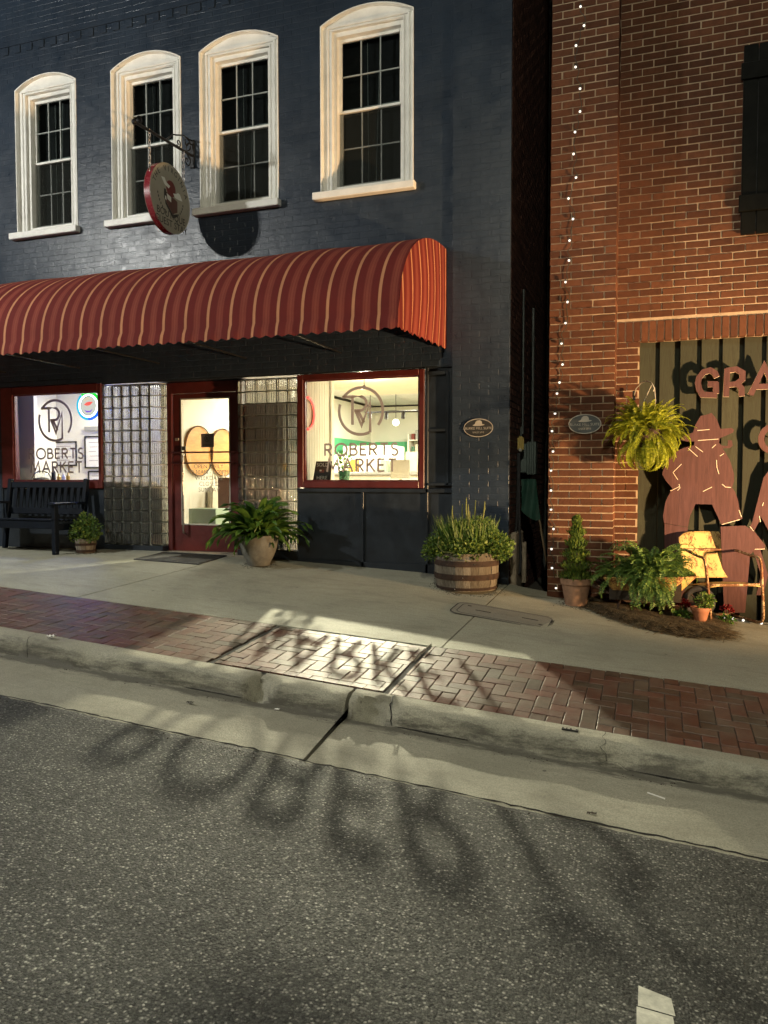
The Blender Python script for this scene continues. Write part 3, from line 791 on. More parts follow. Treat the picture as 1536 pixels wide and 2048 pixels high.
# upper windows
def upper_window(a, b):
    wn_ = empty('window', ((a+b)/2, 0, ZS), parent=shop)
    # white painted reveal and casing
    ap = arch_pts(a, b); inn = [(p[0], p[1]-.012) for p in arch_pts(a+.012, b-.012)]
    mb = MB()
    out = [(a, ZS)]+ap+[(b, ZS)]; ins = [(a+.012, ZS)]+inn+[(b-.012, ZS)]
    for i in range(len(out)-1):
        mb.prism([out[i], out[i+1], ins[i+1], ins[i]], -.006, .16)
    mb.build('reveal', M['white'], wn_)
    gx0, gx1, gz0, gz1 = a+.205, b-.215, 4.40, 6.03
    cs = MB()
    # casing board: fills from the reveal to the jamb, arched at the top
    ja, jb, jz = gx0-.075, gx1+.075, gz1+.085
    cs.bx(a+.012, ja, .055, .20, ZS, jz); cs.bx(jb, b-.012, .055, .20, ZS, jz)
    top = [p for p in inn]
    for p, q in zip(top[:-1], top[1:]): cs.prism([(p[0], jz), (q[0], jz), q, p], .055, .20)
    cs.build('casing', M['white'], wn_)
    st = MB()
    st.bx(a+.06, a+.085, .040, .056, ZS, jz+.06); st.bx(b-.085, b-.06, .040, .056, ZS, jz+.06); st.bx(a+.06, b-.06, .036, .0555, jz+.03, jz+.06)
    st.bx(ja-.02, ja, .046, .0565, ZS, jz); st.bx(jb, jb+.02, .046, .0565, ZS, jz); st.bx(ja-.02, jb+.02, .044, .0565, jz-.0, jz+.02)
    st.build('moulding', M['white'], wn_, bevel=.005)
    jm = MB(); jm.bx(ja, gx0-.035, .09, .24, ZS, jz); jm.bx(gx1+.035, jb, .09, .24, ZS, jz); jm.bx(gx0-.035, gx1+.035, .09, .24, gz1+.035, jz); jm.bx(gx0-.035, gx1+.035, .09, .24, ZS, gz0-.05)
    jm.build('jamb', M['white'], wn_, bevel=.003)
    mid = 5.245
    for (z0, z1, y) in ((mid, gz1, .175), (gz0, mid-.01, .205)):
        s = MB(); k = .036
        s.bx(gx0-k, gx0, y-.018, y+.018, z0-k*.6, z1+k); s.bx(gx1, gx1+k, y-.018, y+.018, z0-k*.6, z1+k)
        s.bx(gx0, gx1, y-.018, y+.018, z1, z1+k); s.bx(gx0, gx1, y-.022, y+.018, z0-k*.8, z0)
        sash = s.build('sash', M['white'] if y < .19 else M['muntin'], wn_, bevel=.003)
        w3 = (gx1-gx0)/3; h2 = (z1-z0)/2
        for i in range(1, 3): MB().bx(gx0+w3*i-.007, gx0+w3*i+.007, y-.006, y+.012, z0, z1).build('muntin', M['muntin'], wn_)
        MB().bx(gx0, gx1, y-.0065, y+.0115, z0+h2-.007, z0+h2+.007).build('muntin', M['muntin'], wn_)
        for i in range(3):
            for j in range(2):
                MB().bx(gx0+w3*i+.007, gx0+w3*(i+1)-.007, y+.001, y+.004, z0+h2*j+.007*(j > 0), z0+h2*(j+1)-.007*(j == 0)).build('pane', M['dark_glass'], wn_)
    MB().bx(gx0-.034, gx1+.034, .164, .1655, gz0-.02, mid-.03).build('insect_screen', M['screen'], wn_)
    for fx_, sx_ in ((.40, .015), (.62, -.05)): MB().tube([(gx0+(gx1-gx0)*fx_, .255, gz1), (gx0+(gx1-gx0)*fx_+sx_, .255, gz0)], .003, 4).build('blind_cord', M['muntin'], wn_)
    sl = MB(); sl.bx(a-.075, b+.03, -.085, .135, ZS-.085, ZS-.0); sl.build('sill', M['white'], wn_, bevel=.008)
    rm = MB(); rm.bx(a, b, .29, .30, 4.2, 6.35); rm.build('unlit_room_sheet', M['darkroom'], wn_)  # near-black sheet; the darkness of the unlit room is put into its colour
for a, b in WINS: upper_window(a, b)

# storefront lower zone -----------------------------------------------------
sf = MB()
sf.bx(-8.60, -8.565, .0, .2, -.1, 2.2)
sf.bx(-8.565, -6.87, .02, .14, -.1, .80)           # bulkhead under the west window
sf.bx(-8.60, -6.87, .004, .2, 2.195, 2.30)
sf.bx(-4.03, XP-.002, .014, .14, -.35, .815)       # bulkhead under the east window
sf.bx(-2.435, XP-.002, .03, .14, .815, 2.2)
sf.bx(-6.87, -4.03, .22, .30, 2.165, 2.30); sf.bx(-6.87, -4.03, .01, .22, 2.175, 2.298)
sf.bx(-4.03, XP-.002, .006, .2, 2.18, 2.299)
sf.bx(-6.87, -5.95, .005, .25, -.08, .062); sf.bx(-4.86, -4.03, .005, .25, -.12, .052)
sf.build('storefront_panelling', M['navy_wood'], shop, bevel=.004)
bt = MB()
for x0, x1, z0, z1 in ((-4.03, XP-.01, .775, .818), (-3.205, -3.175, -.3, .775), (-2.425, -2.395, -.3, 2.18), (-2.19, -2.155, .86, 2.14), (-2.395, -2.19, 1.465, 1.495), (-2.43, -2.12, .855, .885), (-2.395, -2.19, 2.10, 2.14), (-4.03, XP-.01, -.30, -.04)):
    b = MB(); b.bx(x0, x1, -.012, .013 if z1 < .83 else .029, z0, z1); b.build('batten', M['navy_wood'], shop, bevel=.003)

def display_window(x0, x1, z0, z1, px0, px1, pz0, pz1):
    w = empty('display_window', ((x0+x1)/2, 0, z0), parent=shop)
    f = MB(); f.bx(x0, px0, -.012, .10, z0, z1); f.bx(px1, x1, -.012, .10, z0, z1); f.bx(px0, px1, -.014, .10, z0, pz0); f.bx(px0, px1, -.014, .10, pz1, z1)
    f.build('frame', M['red'], w, bevel=.006)
    b = MB()
    b.bx(px0, px0+.018, .012, .05, pz0, pz1); b.bx(px1-.018, px1, .012, .05, pz0, pz1); b.bx(px0+.018, px1-.018, .012, .05, pz0, pz0+.014); b.bx(px0+.018, px1-.018, .012, .05, pz1-.014, pz1)
    b.build('glazing_bead', M['red'], w, bevel=.002)
    MB().bx(px0+.016, px1-.016, .028, .033, pz0+.012, pz1-.012).build('pane', M['glass'], w)
    return w
win_w = display_window(-8.565, -6.872, .805, 2.19, -8.36, -6.925, .905, 2.085)
win_e = display_window(-4.025, -2.44, .825, 2.172, -3.945, -2.503, .905, 2.102)
def market_lettering(cx, w):
    k = MB(); y = .022
    stroke_text(k, 'ROBERTS', cx-.455, cx+.455, 1.205, 1.345, y, .024)
    stroke_text(k, 'MARKET', cx-.43, cx+.435, 1.015, 1.165, y, .024)
    k.build('lettering', M['decal'], w, merge=False)
    L = MB(); Rr = .272; zc = 1.722; wd = .034
    P = lambda pts: [(cx+a*Rr, zc+b*Rr) for a, b in pts]
    e = 0
    for st in (arc(0, 0, 1, 162, 293, 30), arc(0, 0, 1, -38, 142, 36), [(-.86, .62), (-.35, .62), (-.02, .62)]+arc(-.05, .32, .31, 88, -88, 14, .30)+[(-.30, .02)],
               [(-.38, .62), (-.38, -.58)], [(-.24, .02), (.04, -.62), (.43, .36), (.43, -.93)], [(-.12, .02), (.15, -.50)]):
        vs, q = ribbon(P(st), wd); L.add([(v[0], y-.0002*e, v[1]) for v in vs], q); e += 1
    L.build('monogram', M['decal'], w, merge=False)
market_lettering(-7.655, win_w); market_lettering(-3.22, win_e)

# glass block panels
gb = MB(); gb.box((0, 0, 0), (1, 1, 1))
def block_mesh(w, h):
    b = MB(); b.box((0, 0, 0), (w, .085, h)); return b.mesh('glass_block', M['gblock'], bevel=.008, seg=2)
PW, PH = .142, .1493; bm_ = block_mesh(PW-.010, PH-.010)
def block_panel(x0, ncol, corner, z0, nrow):
    p = empty('glass_block_panel', (x0+PW*ncol/2, .05, z0), parent=shop)
    g = MB()
    for j in range(nrow+1): g.bx(x0, x0+PW*ncol, .030, .072, z0+j*PH-.0045, z0+j*PH+.0045)
    for i in range(ncol+1): g.bx(x0+i*PW-.0045, x0+i*PW+.0045, .0295, .0725, z0+.0046, z0+nrow*PH-.0046)
    side, r = corner; nb = 2 if r > .15 else 1
    for j in range(nrow):
        for i in range(ncol): place('glass_block', bm_, T(x0+PW*(i+.5), .05, z0+PH*(j+.5)), p)
    cx = x0+PW*ncol+.004 if side > 0 else x0-.004
    seg = .5*math.pi*r/nb; cm = block_mesh(min(seg, PW)-.008, PH-.010)
    for j in range(nrow):
        for n_ in range(nb):
            t = (n_+.5)/nb*math.pi/2
            place('glass_block', cm, T(cx+side*r*math.sin(t), .05+r-r*math.cos(t), z0+PH*(j+.5)) @ RZ(side*t), p)
    for j in range(nrow+1):
        for n_ in range(6):
            t0, t1 = n_/6*math.pi/2, (n_+1)/6*math.pi/2
            q = [(cx+side*(r+d)*math.sin(t), .05+r-(r+d)*math.cos(t)) for t, d in ((t0, .02), (t1, .02), (t1, -.02), (t0, -.02))]
            g.prism(q, z0+j*PH-.0044, z0+j*PH+.0044, axis='Z')
    g.build('grout', M['grout'], p, merge=False)
block_panel(-6.868, 5, (1, .19), .07, 14)
block_panel(-4.742, 5, (-1, .10), .06, 14)

# entrance door
door = empty('door', (-5.41, .2, 0), parent=shop)
f = MB(); f.bx(-5.955, -5.885, .13, .27, -.02, 2.165); f.bx(-4.935, -4.862, .13, .27, -.03, 2.165); f.bx(-5.885, -4.935, .13, .27, 2.03, 2.165)
f.build('door_frame', M['red'], door, bevel=.005)
f = MB(); X0, X1, G0, G1 = -5.88, -4.94, -5.765, -5.04
f.bx(X0, G0, .165, .21, .0, 2.025); f.bx(G1, X1, .165, .21, .0, 2.025); f.bx(G0, G1, .165, .21, .0, .335); f.bx(G0, G1, .165, .21, 1.965, 2.025)
leaf = f.build('door_leaf', M['red'], door, bevel=.004)
b = MB(); b.bx(G0, G0+.015, .158, .20, .335, 1.965); b.bx(G1-.015, G1, .158, .20, .335, 1.965); b.bx(G0+.015, G1-.015, .158, .20, .335, .35); b.bx(G0+.015, G1-.015, .158, .20, 1.95, 1.965)
b.build('glazing_bead', M['pewter'], door)
MB().bx(G0+.012, G1-.012, .186, .191, .345, 1.955).build('pane', M['glass'], door)
for z in (1.27, 1.135):
    h = MB(); h.tube([(X0+.02, .16, z), (X0+.02, .115, z), (X0+.03, .11, z), (X1-.03, .11, z), (X1-.02, .115, z), (X1-.02, .16, z)], .0105, 8); h.build('push_bar', M['bronze'], door, smooth=60)
MB().box((-5.705, .14, 1.325), (.052, .02, .05)).build('handle_plate', M['galv'], door, bevel=.003)
MB().tube([(-5.70, .138, 1.24), (-5.70, .105, 1.23), (-5.70, .10, 1.15), (-5.70, .10, .30), (-5.70, .105, .235), (-5.70, .15, .225)], .012, 8).build('pull_handle', M['chrome'], door, smooth=60)
MB().bx(X0+.03, X0+.085, .155, .166, 1.425, 1.46).build('street_number', M['pewter'], door, bevel=.002)
nm = lettering('numerals', '213', T(X0+.0575, .1535, 1.4425) @ FRONT, .03, M['ink'], door)
for k_, tx in enumerate(('OPEN DAILY', '10:30AM - 6:00PM', 'WEEKDAYS', 'CLOSED', 'SUNDAY')): lettering('hours_lettering', tx, T(-5.37, .184, 1.09-.075*k_) @ FRONT, .078, M['decal_faint'], door)
st = MB(); st.bx(-5.475, -5.285, .1795, .1815, 1.335, 1.51); stk = st.build('sticker', M['decal'], door)
k = MB()
vs, q = ribbon([(-5.385+.036*math.cos(t*math.pi/12), 1.448+.04*math.sin(t*math.pi/12)) for t in range(24)], .006, True); k.add([(v[0], .1788, v[1]) for v in vs], q)
for pts in ([(-5.40, 1.425), (-5.40, 1.47), (-5.38, 1.46), (-5.40, 1.447)], [(-5.392, 1.447), (-5.382, 1.425), (-5.37, 1.46), (-5.368, 1.422)], [(-5.45, 1.365), (-5.32, 1.365)]):
    vs, q = ribbon(pts, .006); k.add([(v[0], .1784, v[1]) for v in vs], q)
k.build('sticker_print', M['ink'], stk, merge=False)
th = MB(); th.bx(-5.95, -4.87, .08, .3, -.04, -.004); th.build('threshold', M['stucco'], door, bevel=.004)

# shop room: floor, ceiling, walls, lit lamps ----------------------------------
inn = MB(); inn.bx(-9.3, XC-.31, .31, 8.95, -.06, -.01); inn.build('shop_floor', M['floor'], shop)
inn = MB(); inn.bx(-6.40, -6.32, .62, 8.9, 0, 2.62); inn.bx(-9.3, -6.40, 1.75, 1.83, 0, 2.62); inn.bx(-9.3, -9.2, .3, 1.75, 0, 2.62)
inn.bx(-6.32, XC-.4, 8.8, 8.9, 0, 2.62); inn.bx(XC-.42, XC-.31, .31, 8.8, 0, 2.62)
inn.build('shop_wall', M['white_in'], shop, merge=False)
MB().bx(-9.15, -8.47, .50, .56, .9, 2.39).build('display_screen', M['cream_in'], shop)
MB().bx(-6.318, -6.30, 6.3, 8.79, .0, 1.80).build('green_wall_panel', M['green_wall'], shop)
MB().bx(-6.2, -5.3, 8.76, 8.795, .0, 1.80).build('green_wall_panel', M['green_wall'], shop)
for i in range(9):   # beadboard partition beside the east window
    b = MB(); b.bx(-3.99, -3.952+.0005*(i % 2), .10+.078*i, .175+.078*i, .0, 2.35); b.build('beadboard', M['white_in'], shop, bevel=.004)
MB().bx(-4.0, -3.925, .805, .90, .0, 2.36).build('partition_post', M['white_in'], shop, bevel=.004)
cl = MB(); cl.bx(-9.3, XC-.31, .31, 8.95, 2.70, 2.74); cl.build('shop_ceiling', M['dark_tile'], shop)
MB().bx(-5.0, XC-.42, .32, 4.5, 2.42, 2.45).build('window_soffit', M['cream_in'], shop)
tl = MB(); tl.box((0, 0, 0), (.585, .585, .02)); tme = tl.mesh('ceiling_tile', M['tile'], bevel=.004)
for i in range(8):
    for j in range(12):
        x, y = -5.95+i*.61, 1.75+j*.61
        if x < -1.95: place('ceiling_tile', tme, T(x, y, 2.665), shop)
MB().bx(-9.18, -6.42, .31, 1.74, 2.40, 2.44).build('display_ceiling', M['white_in'], shop)
for q_ in ((-8.56, -6.45, .15, .55, .84, .895), (-3.94, XC-.45, .15, .62, .84, .895)): MB().bx(*q_).build('display_deck', M['cream_in'], shop, bevel=.004)
for q_ in ((-8.56, -6.2, .40, .45, -.01, .84), (-3.94, XC-.45, .5, .55, -.01, .84)): MB().bx(*q_).build('deck_front', M['cream_in'], shop, bevel=.004)
MB().bx(-5.04, -4.22, .45, .49, .0, 1.9).build('added_light_board', M['grey_box'], shop, bevel=.004)  # unseen board added to keep room light off the east glass blocks
def ceiling_panel(x, y, w, d, z, power, label):
    t = empty('ceiling_lamp', (x, y, z), label, 'ceiling lamp', 'lit ceiling lamps inside the shop')
    b = MB(); b.bx(x-w/2-.03, x+w/2+.03, y-d/2-.03, y+d/2+.03, z+.005, z+.045); b.build('lamp_tray', M['white_in'], t)
    b = MB(); b.bx(x-w/2, x+w/2, y-d/2, y+d/2, z-.004, z+.004); b.build('diffuser', M['panel_glow'], t)
    l = lamp_light('lamp_light', 'AREA', (x, y, z-.02), power, (1, .92, .76), t); l.data.shape = 'RECTANGLE'; l.data.size = w; l.data.size_y = d
ceiling_panel(-5.62, 3.6, .9, .3, 2.60, 300, 'lit ceiling panel seen past the door glass')
ceiling_panel(-3.9, 5.6, 1.1, .5, 2.60, 420, 'lit ceiling panel deep behind the east shop window')
ceiling_panel(-2.6, 2.6, .6, .5, 2.37, 150, 'lit ceiling panel nearer the east shop window')
ceiling_panel(-7.55, 1.4, .8, .25, 2.36, 95, 'lit ceiling panel above the west display window')
x, y, z = SHOP_KEY['loc']
pd = empty('pendant_lamp', (x, y, z), 'bare warm pendant bulb glowing behind the monogram of the east window', 'pendant lamp')
MB().tube([(x, y, 2.42), (x, y, z+.10)], .006, 6).build('cord', M['black'], pd)
MB().lathe([(.001, z+.12), (.022, z+.11), (.024, z+.06), (.001, z+.055)], (x, y, 0), 12).build('socket', M['black'], pd, smooth=40)
MB().torus((x, y, z+.075), .055, .012, n=20, m=8).build('bulb_ring', M['lamp_glow'], pd, smooth=60)
lamp_light('lamp_light', 'POINT', (x, y, z), 60, SHOP_KEY['col'], pd, .03)
kl = lamp_light('lamp_light', 'SPOT', (x, y, z), SHOP_KEY['power'], SHOP_KEY['col'], None, .024, spot_size=R(94), spot_blend=.35)
kl.matrix_basis = T(x, y, z) @ (Vector((-2.3, -3.6, -.5))-Vector((x, y, z))).to_track_quat('-Z', 'Y').to_matrix().to_4x4(); attach(kl, pd)

# ================================================================== awning
aw = empty('awning', (-5.8, 0, 2.3), 'long striped maroon and tan quarter round canvas awning over the storefront', 'awning')
AX0, AX1 = -9.7, -2.19
def aw_prof(n=22):
    P = []
    for i in range(n+1):
        t = math.pi/2*i/n
        P.append((-1.70*math.sin(t)**.95 if i else 0.0, 2.44+1.03*math.cos(t)**.92 if i < n else 2.44))
    P += [(-1.725, 2.38), (-1.735, 2.335), (-1.74, 2.295)]
    return P
prof = aw_prof(); n = len(prof); xs = frange(AX0, AX1, .0304)
mb = MB(); vs = []
for i, x in enumerate(xs):
    f = (x-AX0)/1.25; sag = .012*math.sin(math.pi*(f % 1))**2
    for k, (y, z) in enumerate(prof):
        w = math.sin(math.pi*min(k, n-4)/(n-4))
        dy = sag*w+.003*math.sin(x*5.1+k*.4)*w; dz = -sag*w*.8
        if k == n-1: dz += .012*math.cos(2*math.pi*x/.1215); 
        if k >= n-3: dy += .006*math.sin(x*23)+.004*math.sin(x*51+1)
        vs.append((x, y+dy, z+dz))
mb.add(vs, [(i*n+k, i*n+k+1, (i+1)*n+k+1, (i+1)*n+k) for i in range(len(xs)-1) for k in range(n-1)])
mb.build('canopy', M['awning'], aw, merge=False, smooth=60)
for xe, sgn in ((AX1+.004, 1), (AX0-.004, -1)):   # gathered end panels
    mb = MB(); vs = []; ny = 44; nz = 14
    def top_at(y):
        for (ya, za), (yb, zb) in zip(prof[:-4], prof[1:-3]):
            if yb <= y <= ya: return za+(zb-za)*(y-ya)/(yb-ya+1e-9)
        return 2.44
    for i in range(ny+1):
        y = -1.73*i/ny; zt = top_at(max(y, -1.699)); zb = 2.385-.09*i/ny+.016*math.cos(2*math.pi*y/.1215)
        for j in range(nz+1):
            t = j/nz; bulge = .03*math.sin(math.pi*t)*math.sin(math.pi*i/ny)+.010*math.sin(y*26)*t*t
            vs.append((xe+sgn*bulge, y, zt+(zb-zt)*t))
    mb.add(vs, [(i*(nz+1)+j, (i+1)*(nz+1)+j, (i+1)*(nz+1)+j+1, i*(nz+1)+j+1) for i in range(ny) for j in range(nz)])
    mb.build('end_panel', M['awning_end'], aw, merge=False, smooth=60)
fr = MB()
for x in (AX0+.03, -8.45, -7.2, -5.95, -4.7, -3.45, AX1-.03):
    b = MB(); b.tube([(x, y+.02*0-(-.03 if True else 0), z-.035) for y, z in prof[:-3]], .012, 6); b.build('rib', M['black'], aw, smooth=60)
    b = MB(); b.tube([(x, -.02, 2.40), (x, -1.66, 2.40)], .011, 6); b.build('strut', M['black'], aw)
b = MB(); b.tube([(AX0, -1.68, 2.40), (AX1, -1.68, 2.40)], .013, 6); b.build('front_bar', M['black'], aw)
b = MB(); b.bx(AX0, AX1, -.03, -.001, 3.42, 3.50); b.build('head_rail', M['navy_wood'], aw, bevel=.004)

# ================================================================== hanging round sign
SX, SY, SZ, SR = -5.44, -.535, 4.225, .395
bk = empty('sign_bracket', (SX, 0, 4.93), 'black scrolled iron bracket arm above the round sign', 'bracket')
MB().tube([(SX, -.012, 4.93), (SX, -1.12, 4.86)], .017, 8).build('arm', M['black'], bk, smooth=60)
MB().ball((SX, -1.14, 4.86), .032).build('finial', M['black'], bk, smooth=60)
MB().box((SX, -.012, 4.95), (.07, .022, .34)).build('wall_plate', M['black'], bk, bevel=.006)
def spiral(cy, cz, r0, r1, a0, turns, n=30):
    return [(SX, cy+(r0+(r1-r0)*i/n)*math.cos(a0+turns*2*math.pi*i/n), cz+(r0+(r1-r0)*i/n)*math.sin(a0+turns*2*math.pi*i/n)) for i in range(n+1)]
for cy, cz, r0, a0, tn in ((-.12, 5.04, .085, -1.6, 1.3), (-.12, 4.83, .075, 1.6, -1.3), (-.30, 4.97, .05, -2.4, 1.2), (-1.04, 4.92, .055, -1.6, -1.3), (-.07, 4.95, .12, 1.2, .6)):
    MB().tube(spiral(cy, cz, r0, .012, a0, tn), .008, 6).build('scroll', M['black'], bk, smooth=60)
MB().tube([(SX, -.02, 5.11), (SX, -.2, 5.10), (SX, -.42, 5.02), (SX, -.55, 4.91)], .009, 6).build('brace', M['black'], bk, smooth=60)
sg = empty('hanging_sign', (SX, SY, SZ-SR), 'round boutique guest stay sign with red rim hanging from chains', 'sign')
d = MB(); d.lathe([(SR, -.045), (SR, .045)], (0, 0, 0), 64); d.add([], [])
o = d.build('rim', M['sign_rim'], None, smooth=40); o.matrix_basis = T(SX, SY, SZ) @ RY(R(90)); attach(o, sg)
for s_ in (-1, 1):
    b = MB(); b.lathe([(.0005, 0), (SR-.012, 0), (SR-.008, .004), (SR, .004), (SR, -.004)], (0, 0, 0), 64)
    o = b.build('face', M['sign_face'], None, smooth=30); o.matrix_basis = T(SX+s_*.0405, SY, SZ) @ RY(R(90*s_)); attach(o, sg)
FXP = SX+.0405
def sface(pts, mat, name, lift=.002):
    b = MB(); b.prism([(SY+a*SR, SZ+c*SR) for a, c in pts], FXP+.0002, FXP+lift, axis='X'); return b.build(name, mat, sg)
sface(arc(.02, .30, .235, 0, 360, 28)[:-1], M['ink_red'], 'printed_sun')
sface([(-.46, .50), (-.30, .52), (-.22, .42), (-.02, .36), (-.10, .27), (-.30, .33)], M['ink_white'], 'printed_cloud', .003)
sface([(.12, .20), (.30, .24), (.38, .30), (.48, .28), (.60, .12), (.42, .10), (.22, .10)], M['ink_white'], 'printed_cloud', .003)
sface([(-.30, .16), (.34, .02), (.34, -.30), (.10, -.42), (-.28, -.10)], M['ink_brown'], 'printed_house')
sface([(-.32, .20), (-.24, .20), (-.20, -.02), (-.26, -.14), (-.33, -.06)], M['ink'], 'printed_post', .003)
sface([(-.20, .10), (.02, .05), (.02, -.10), (-.16, -.06)], M['ink_white'], 'printed_window', .0035)
sface([(-.29, .01), (-.22, -.01), (-.22, -.12), (-.29, -.09)], M['ink_white'], 'printed_window', .0035)
sface([(-.28, -.12), (.10, -.44), (.36, -.34), (.36, -.42), (.10, -.54), (-.26, -.22)], M['ink'], 'printed_step', .003)
for a0, sd in ((150, 1), (30, -1)):
    b = MB()
    for i in range(7):
        a = R(195+i*9) if sd > 0 else R(-15-i*9); y0, z0 = .66*math.cos(a), .66*math.sin(a)+.16
        b.add([(FXP+.001, SY+(y0+dy)*SR, SZ+(z0+dz)*SR) for dy, dz in ((0, .05), (.035*sd, .0), (0, -.05), (-.02*sd, 0))], [(0, 1, 2, 3)])
    b.build('printed_sprig', M['ink'], sg, merge=False)
lettering('sign_lettering', 'BOUTIQUE\nGUEST STAY', T(FXP+.0015, SY+.01, SZ-.245) @ FACE_X, .115, M['ink'], sg, extrude=.0005, line=.85)
for i, ch in enumerate('THE VIRGINIA'):
    a = R(158-i*(136/11)); 
    if ch != ' ': lettering('sign_lettering', ch, T(FXP+.0015, SY+math.cos(a)*.84*SR, SZ+math.sin(a)*.84*SR) @ RX(a-math.pi/2) @ FACE_X, .085, M['ink'], sg, extrude=.0005)
def chain(y, z0, z1):
    t = empty('chain', (SX, y, z0), parent=sg); nl = int((z1-z0)/.042)
    lm = MB(); pts = [(0, .012*math.cos(a), .012*math.sin(a)+(.014 if math.sin(a) > 0 else -.014)) for a in [2*math.pi*i/14 for i in range(15)]]
    lm.tube(pts, .0042, 5, caps=False); me = lm.mesh('link', M['chrome'], smooth=60)
    for i in range(nl+1): place('link', me, T(SX, y, z0+.018+i*(z1-z0-.03)/nl) @ RZ(R(90*(i % 2))), t)
chain(SY-.335, SZ+.215, 4.885); chain(SY+.335, SZ+.215, 4.905)
for dy in (-.335, .335): MB().tube([(SX, SY+dy, SZ+.19), (SX, SY+dy, SZ+.235)], .009, 6).build('eye_bolt', M['chrome'], sg)

# ================================================================== oval plaques
def plaque(x, y, z, mat, label, rx=.165, rz=.10):
    p = empty('plaque', (x, y, z), label, 'plaque', 'oval plaques')
    el = lambda k, n=40: [(x+rx*k*math.cos(2*math.pi*i/n), z+rz*k*math.sin(2*math.pi*i/n)) for i in range(n)]
    MB().prism(el(1), y-.014, y).build('plate', mat, p)
    vs, q = ribbon(el(.97), .008, True); b = MB(); b.add([(v[0], y-.0165, v[1]) for v in vs], q); b.build('rim', M['pewter'], p, merge=False)
    hat = [(-.40, .28), (-.30, .22), (.10, .20), (.38, .28), (.42, .36), (.26, .40), (.22, .70), (.10, .82), (-.08, .80), (-.18, .66), (-.24, .42)]
    b = MB(); b.prism([(x+a*rx, z+c*rz) for a, c in hat], y-.0165, y-.0142); b.build('raised_hat', M['pewter'], p)
    lettering('plaque_lettering', 'BURKE MILL SUITE', T(x, y-.0155, z-.006) @ FRONT, .037, M['pewter'], p)
    lettering('plaque_lettering', 'SINCE 2015', T(x, y-.0155, z-.05) @ FRONT, .026, M['pewter'], p)
    return p
plaque(-1.807, -.051, 1.49, M['plaque'], 'oval black plaque with a raised hat on the navy corner pilaster')
plaque(-.662, -.205, 1.495, M['plaque2'], 'oval slate plaque with a raised hat on the red brick pier')

# ================================================================== red brick building
bb = empty('brick_building', (.5, .1, -.4), 'red brick building with olive plank doorway and pale mortar joints', 'building')
BC, BB, BJ = .0752, .2225, .0115
XA, XB_, OX, OZ, SZT = -1.03, -.37, -.14, 2.372, 2.585
mw_ = MB()
mw_.bx(XA+.004, XB_-.006, -.192, .40, -.7, 8.6)
mw_.bx(XB_-.02, OX-.004, .168, .40, -.9, OZ); mw_.bx(XB_-.02, 5, .168, .40, SZT, 8.6); mw_.bx(XB_-.004, 5, .170, .40, OZ+.004, SZT)
mw_.bx(2.2, 5, .168, .40, -1.2, OZ); mw_.bx(XA+.004, XA+.30, .30, 9, -.8, 8.6); mw_.bx(XA+.3, 5, 8.7, 9, -.8, 8.6); mw_.bx(4.7, 5, .3, 8.7, -1, 8.6)
mw_.build('mortar_wall', M['mortar'], bb, merge=False)
wb = []   # x0,x1,z0,z1,yfront,depth
z = -.62; r = 0
while z < 7.4:
    z1 = z+BC-BJ
    for k in range(-1, 4):
        x0 = XA+(k+.5*(r % 2))*(XB_-XA)/3; a, b = max(x0, XA), min(x0+(XB_-XA)/3-BJ, XB_)
        if b > XB_-.03: b = XB_
        if b-a > .03: wb.append((a, b, z, z1, -.20, .358))
    x = XB_-(BB/2 if r % 2 else 0)
    while x < 2.6:
        a, b = max(x, XB_+.002), x+BB-BJ; x += BB
        if b-a < .03: continue
        if z1 < OZ+.02 or z < SZT:
            if z1 > OZ:
                if OZ-.008-z < .02: continue
                zz1 = OZ-.008
            else: zz1 = z1
            if a > OX or z >= OZ: continue
            b = min(b, OX)
            if b-a < .03: continue
            wb.append((a, b, z, zz1, .16, .10)); continue
        if a > .80 and b < 1.35 and 3.42 < z < 5.15: continue
        wb.append((a, b, z, z1, .16, .05))
    z += BC; r += 1
x = XB_+.012
while x < 2.4:
    wb.append((x, x+.0665, OZ, SZT-.010, .156, .10)); x += .0775
wb = [(a, b, c, d, e, f) for a, b, c, d, e, f in wb if d > base((a+b)/2)-.05]
bmesh_ = {}
def brick_me(w, d, h):
    key = (round(w, 3), round(d, 3), round(h, 3))
    if key not in bmesh_:
        q = MB(); q.box((0, 0, 0), (w, d, h)); bmesh_[key] = q.mesh('brick', M['brick'], bevel=.0035)
    return bmesh_[key]
wb.sort(key=lambda q: -seen_px((q[0]+q[1])/2, q[4], (q[2]+q[3])/2)*(q[1]-q[0])*(q[3]-q[2])-(.05 if q[2] < 2.3 else 0)*0)
rest = MB()
for i, (a, b, c, d, yf, dp) in enumerate(wb):
    mw = T((a+b)/2+rnd.gauss(0, .0012), yf+dp/2+rnd.gauss(0, .0016), (c+d)/2+rnd.gauss(0, .0008)) @ RY(R(rnd.gauss(0, .25))) @ RZ(R(rnd.gauss(0, .25)))
    if i < 300: place('brick', brick_me(b-a, dp, d-c), mw, bb)
    else:
        rest.box((0, 0, 0), (b-a, dp, d-c)); rest.v[-8:] = [tuple(mw @ Vector(p)) for p in rest.v[-8:]]
rest.build('far_brickwork', M['brick'], bb, kind='stuff', merge=False)
# doorway planks
for i in range(12):
    x = -.15+i*.2035
    b = MB(); b.box((0, 0, 0), (.202, .026, 3.3)); b.v = [(p[0], p[1]+(.007*math.sin(i*2.1) if p[0] > 0 else 0), p[2]) for p in b.v]
    o = b.build('plank', M['plank'], None, bevel=.004); o.matrix_basis = T(x+.1, .305+.004*math.sin(i*1.7), .725) @ RZ(R(11+2.2*math.sin(i*2.7))); attach(o, bb)
MB().bx(-.16, 2.25, .35, .37, -1.0, 2.45).build('door_backing', M['soffit'], bb)
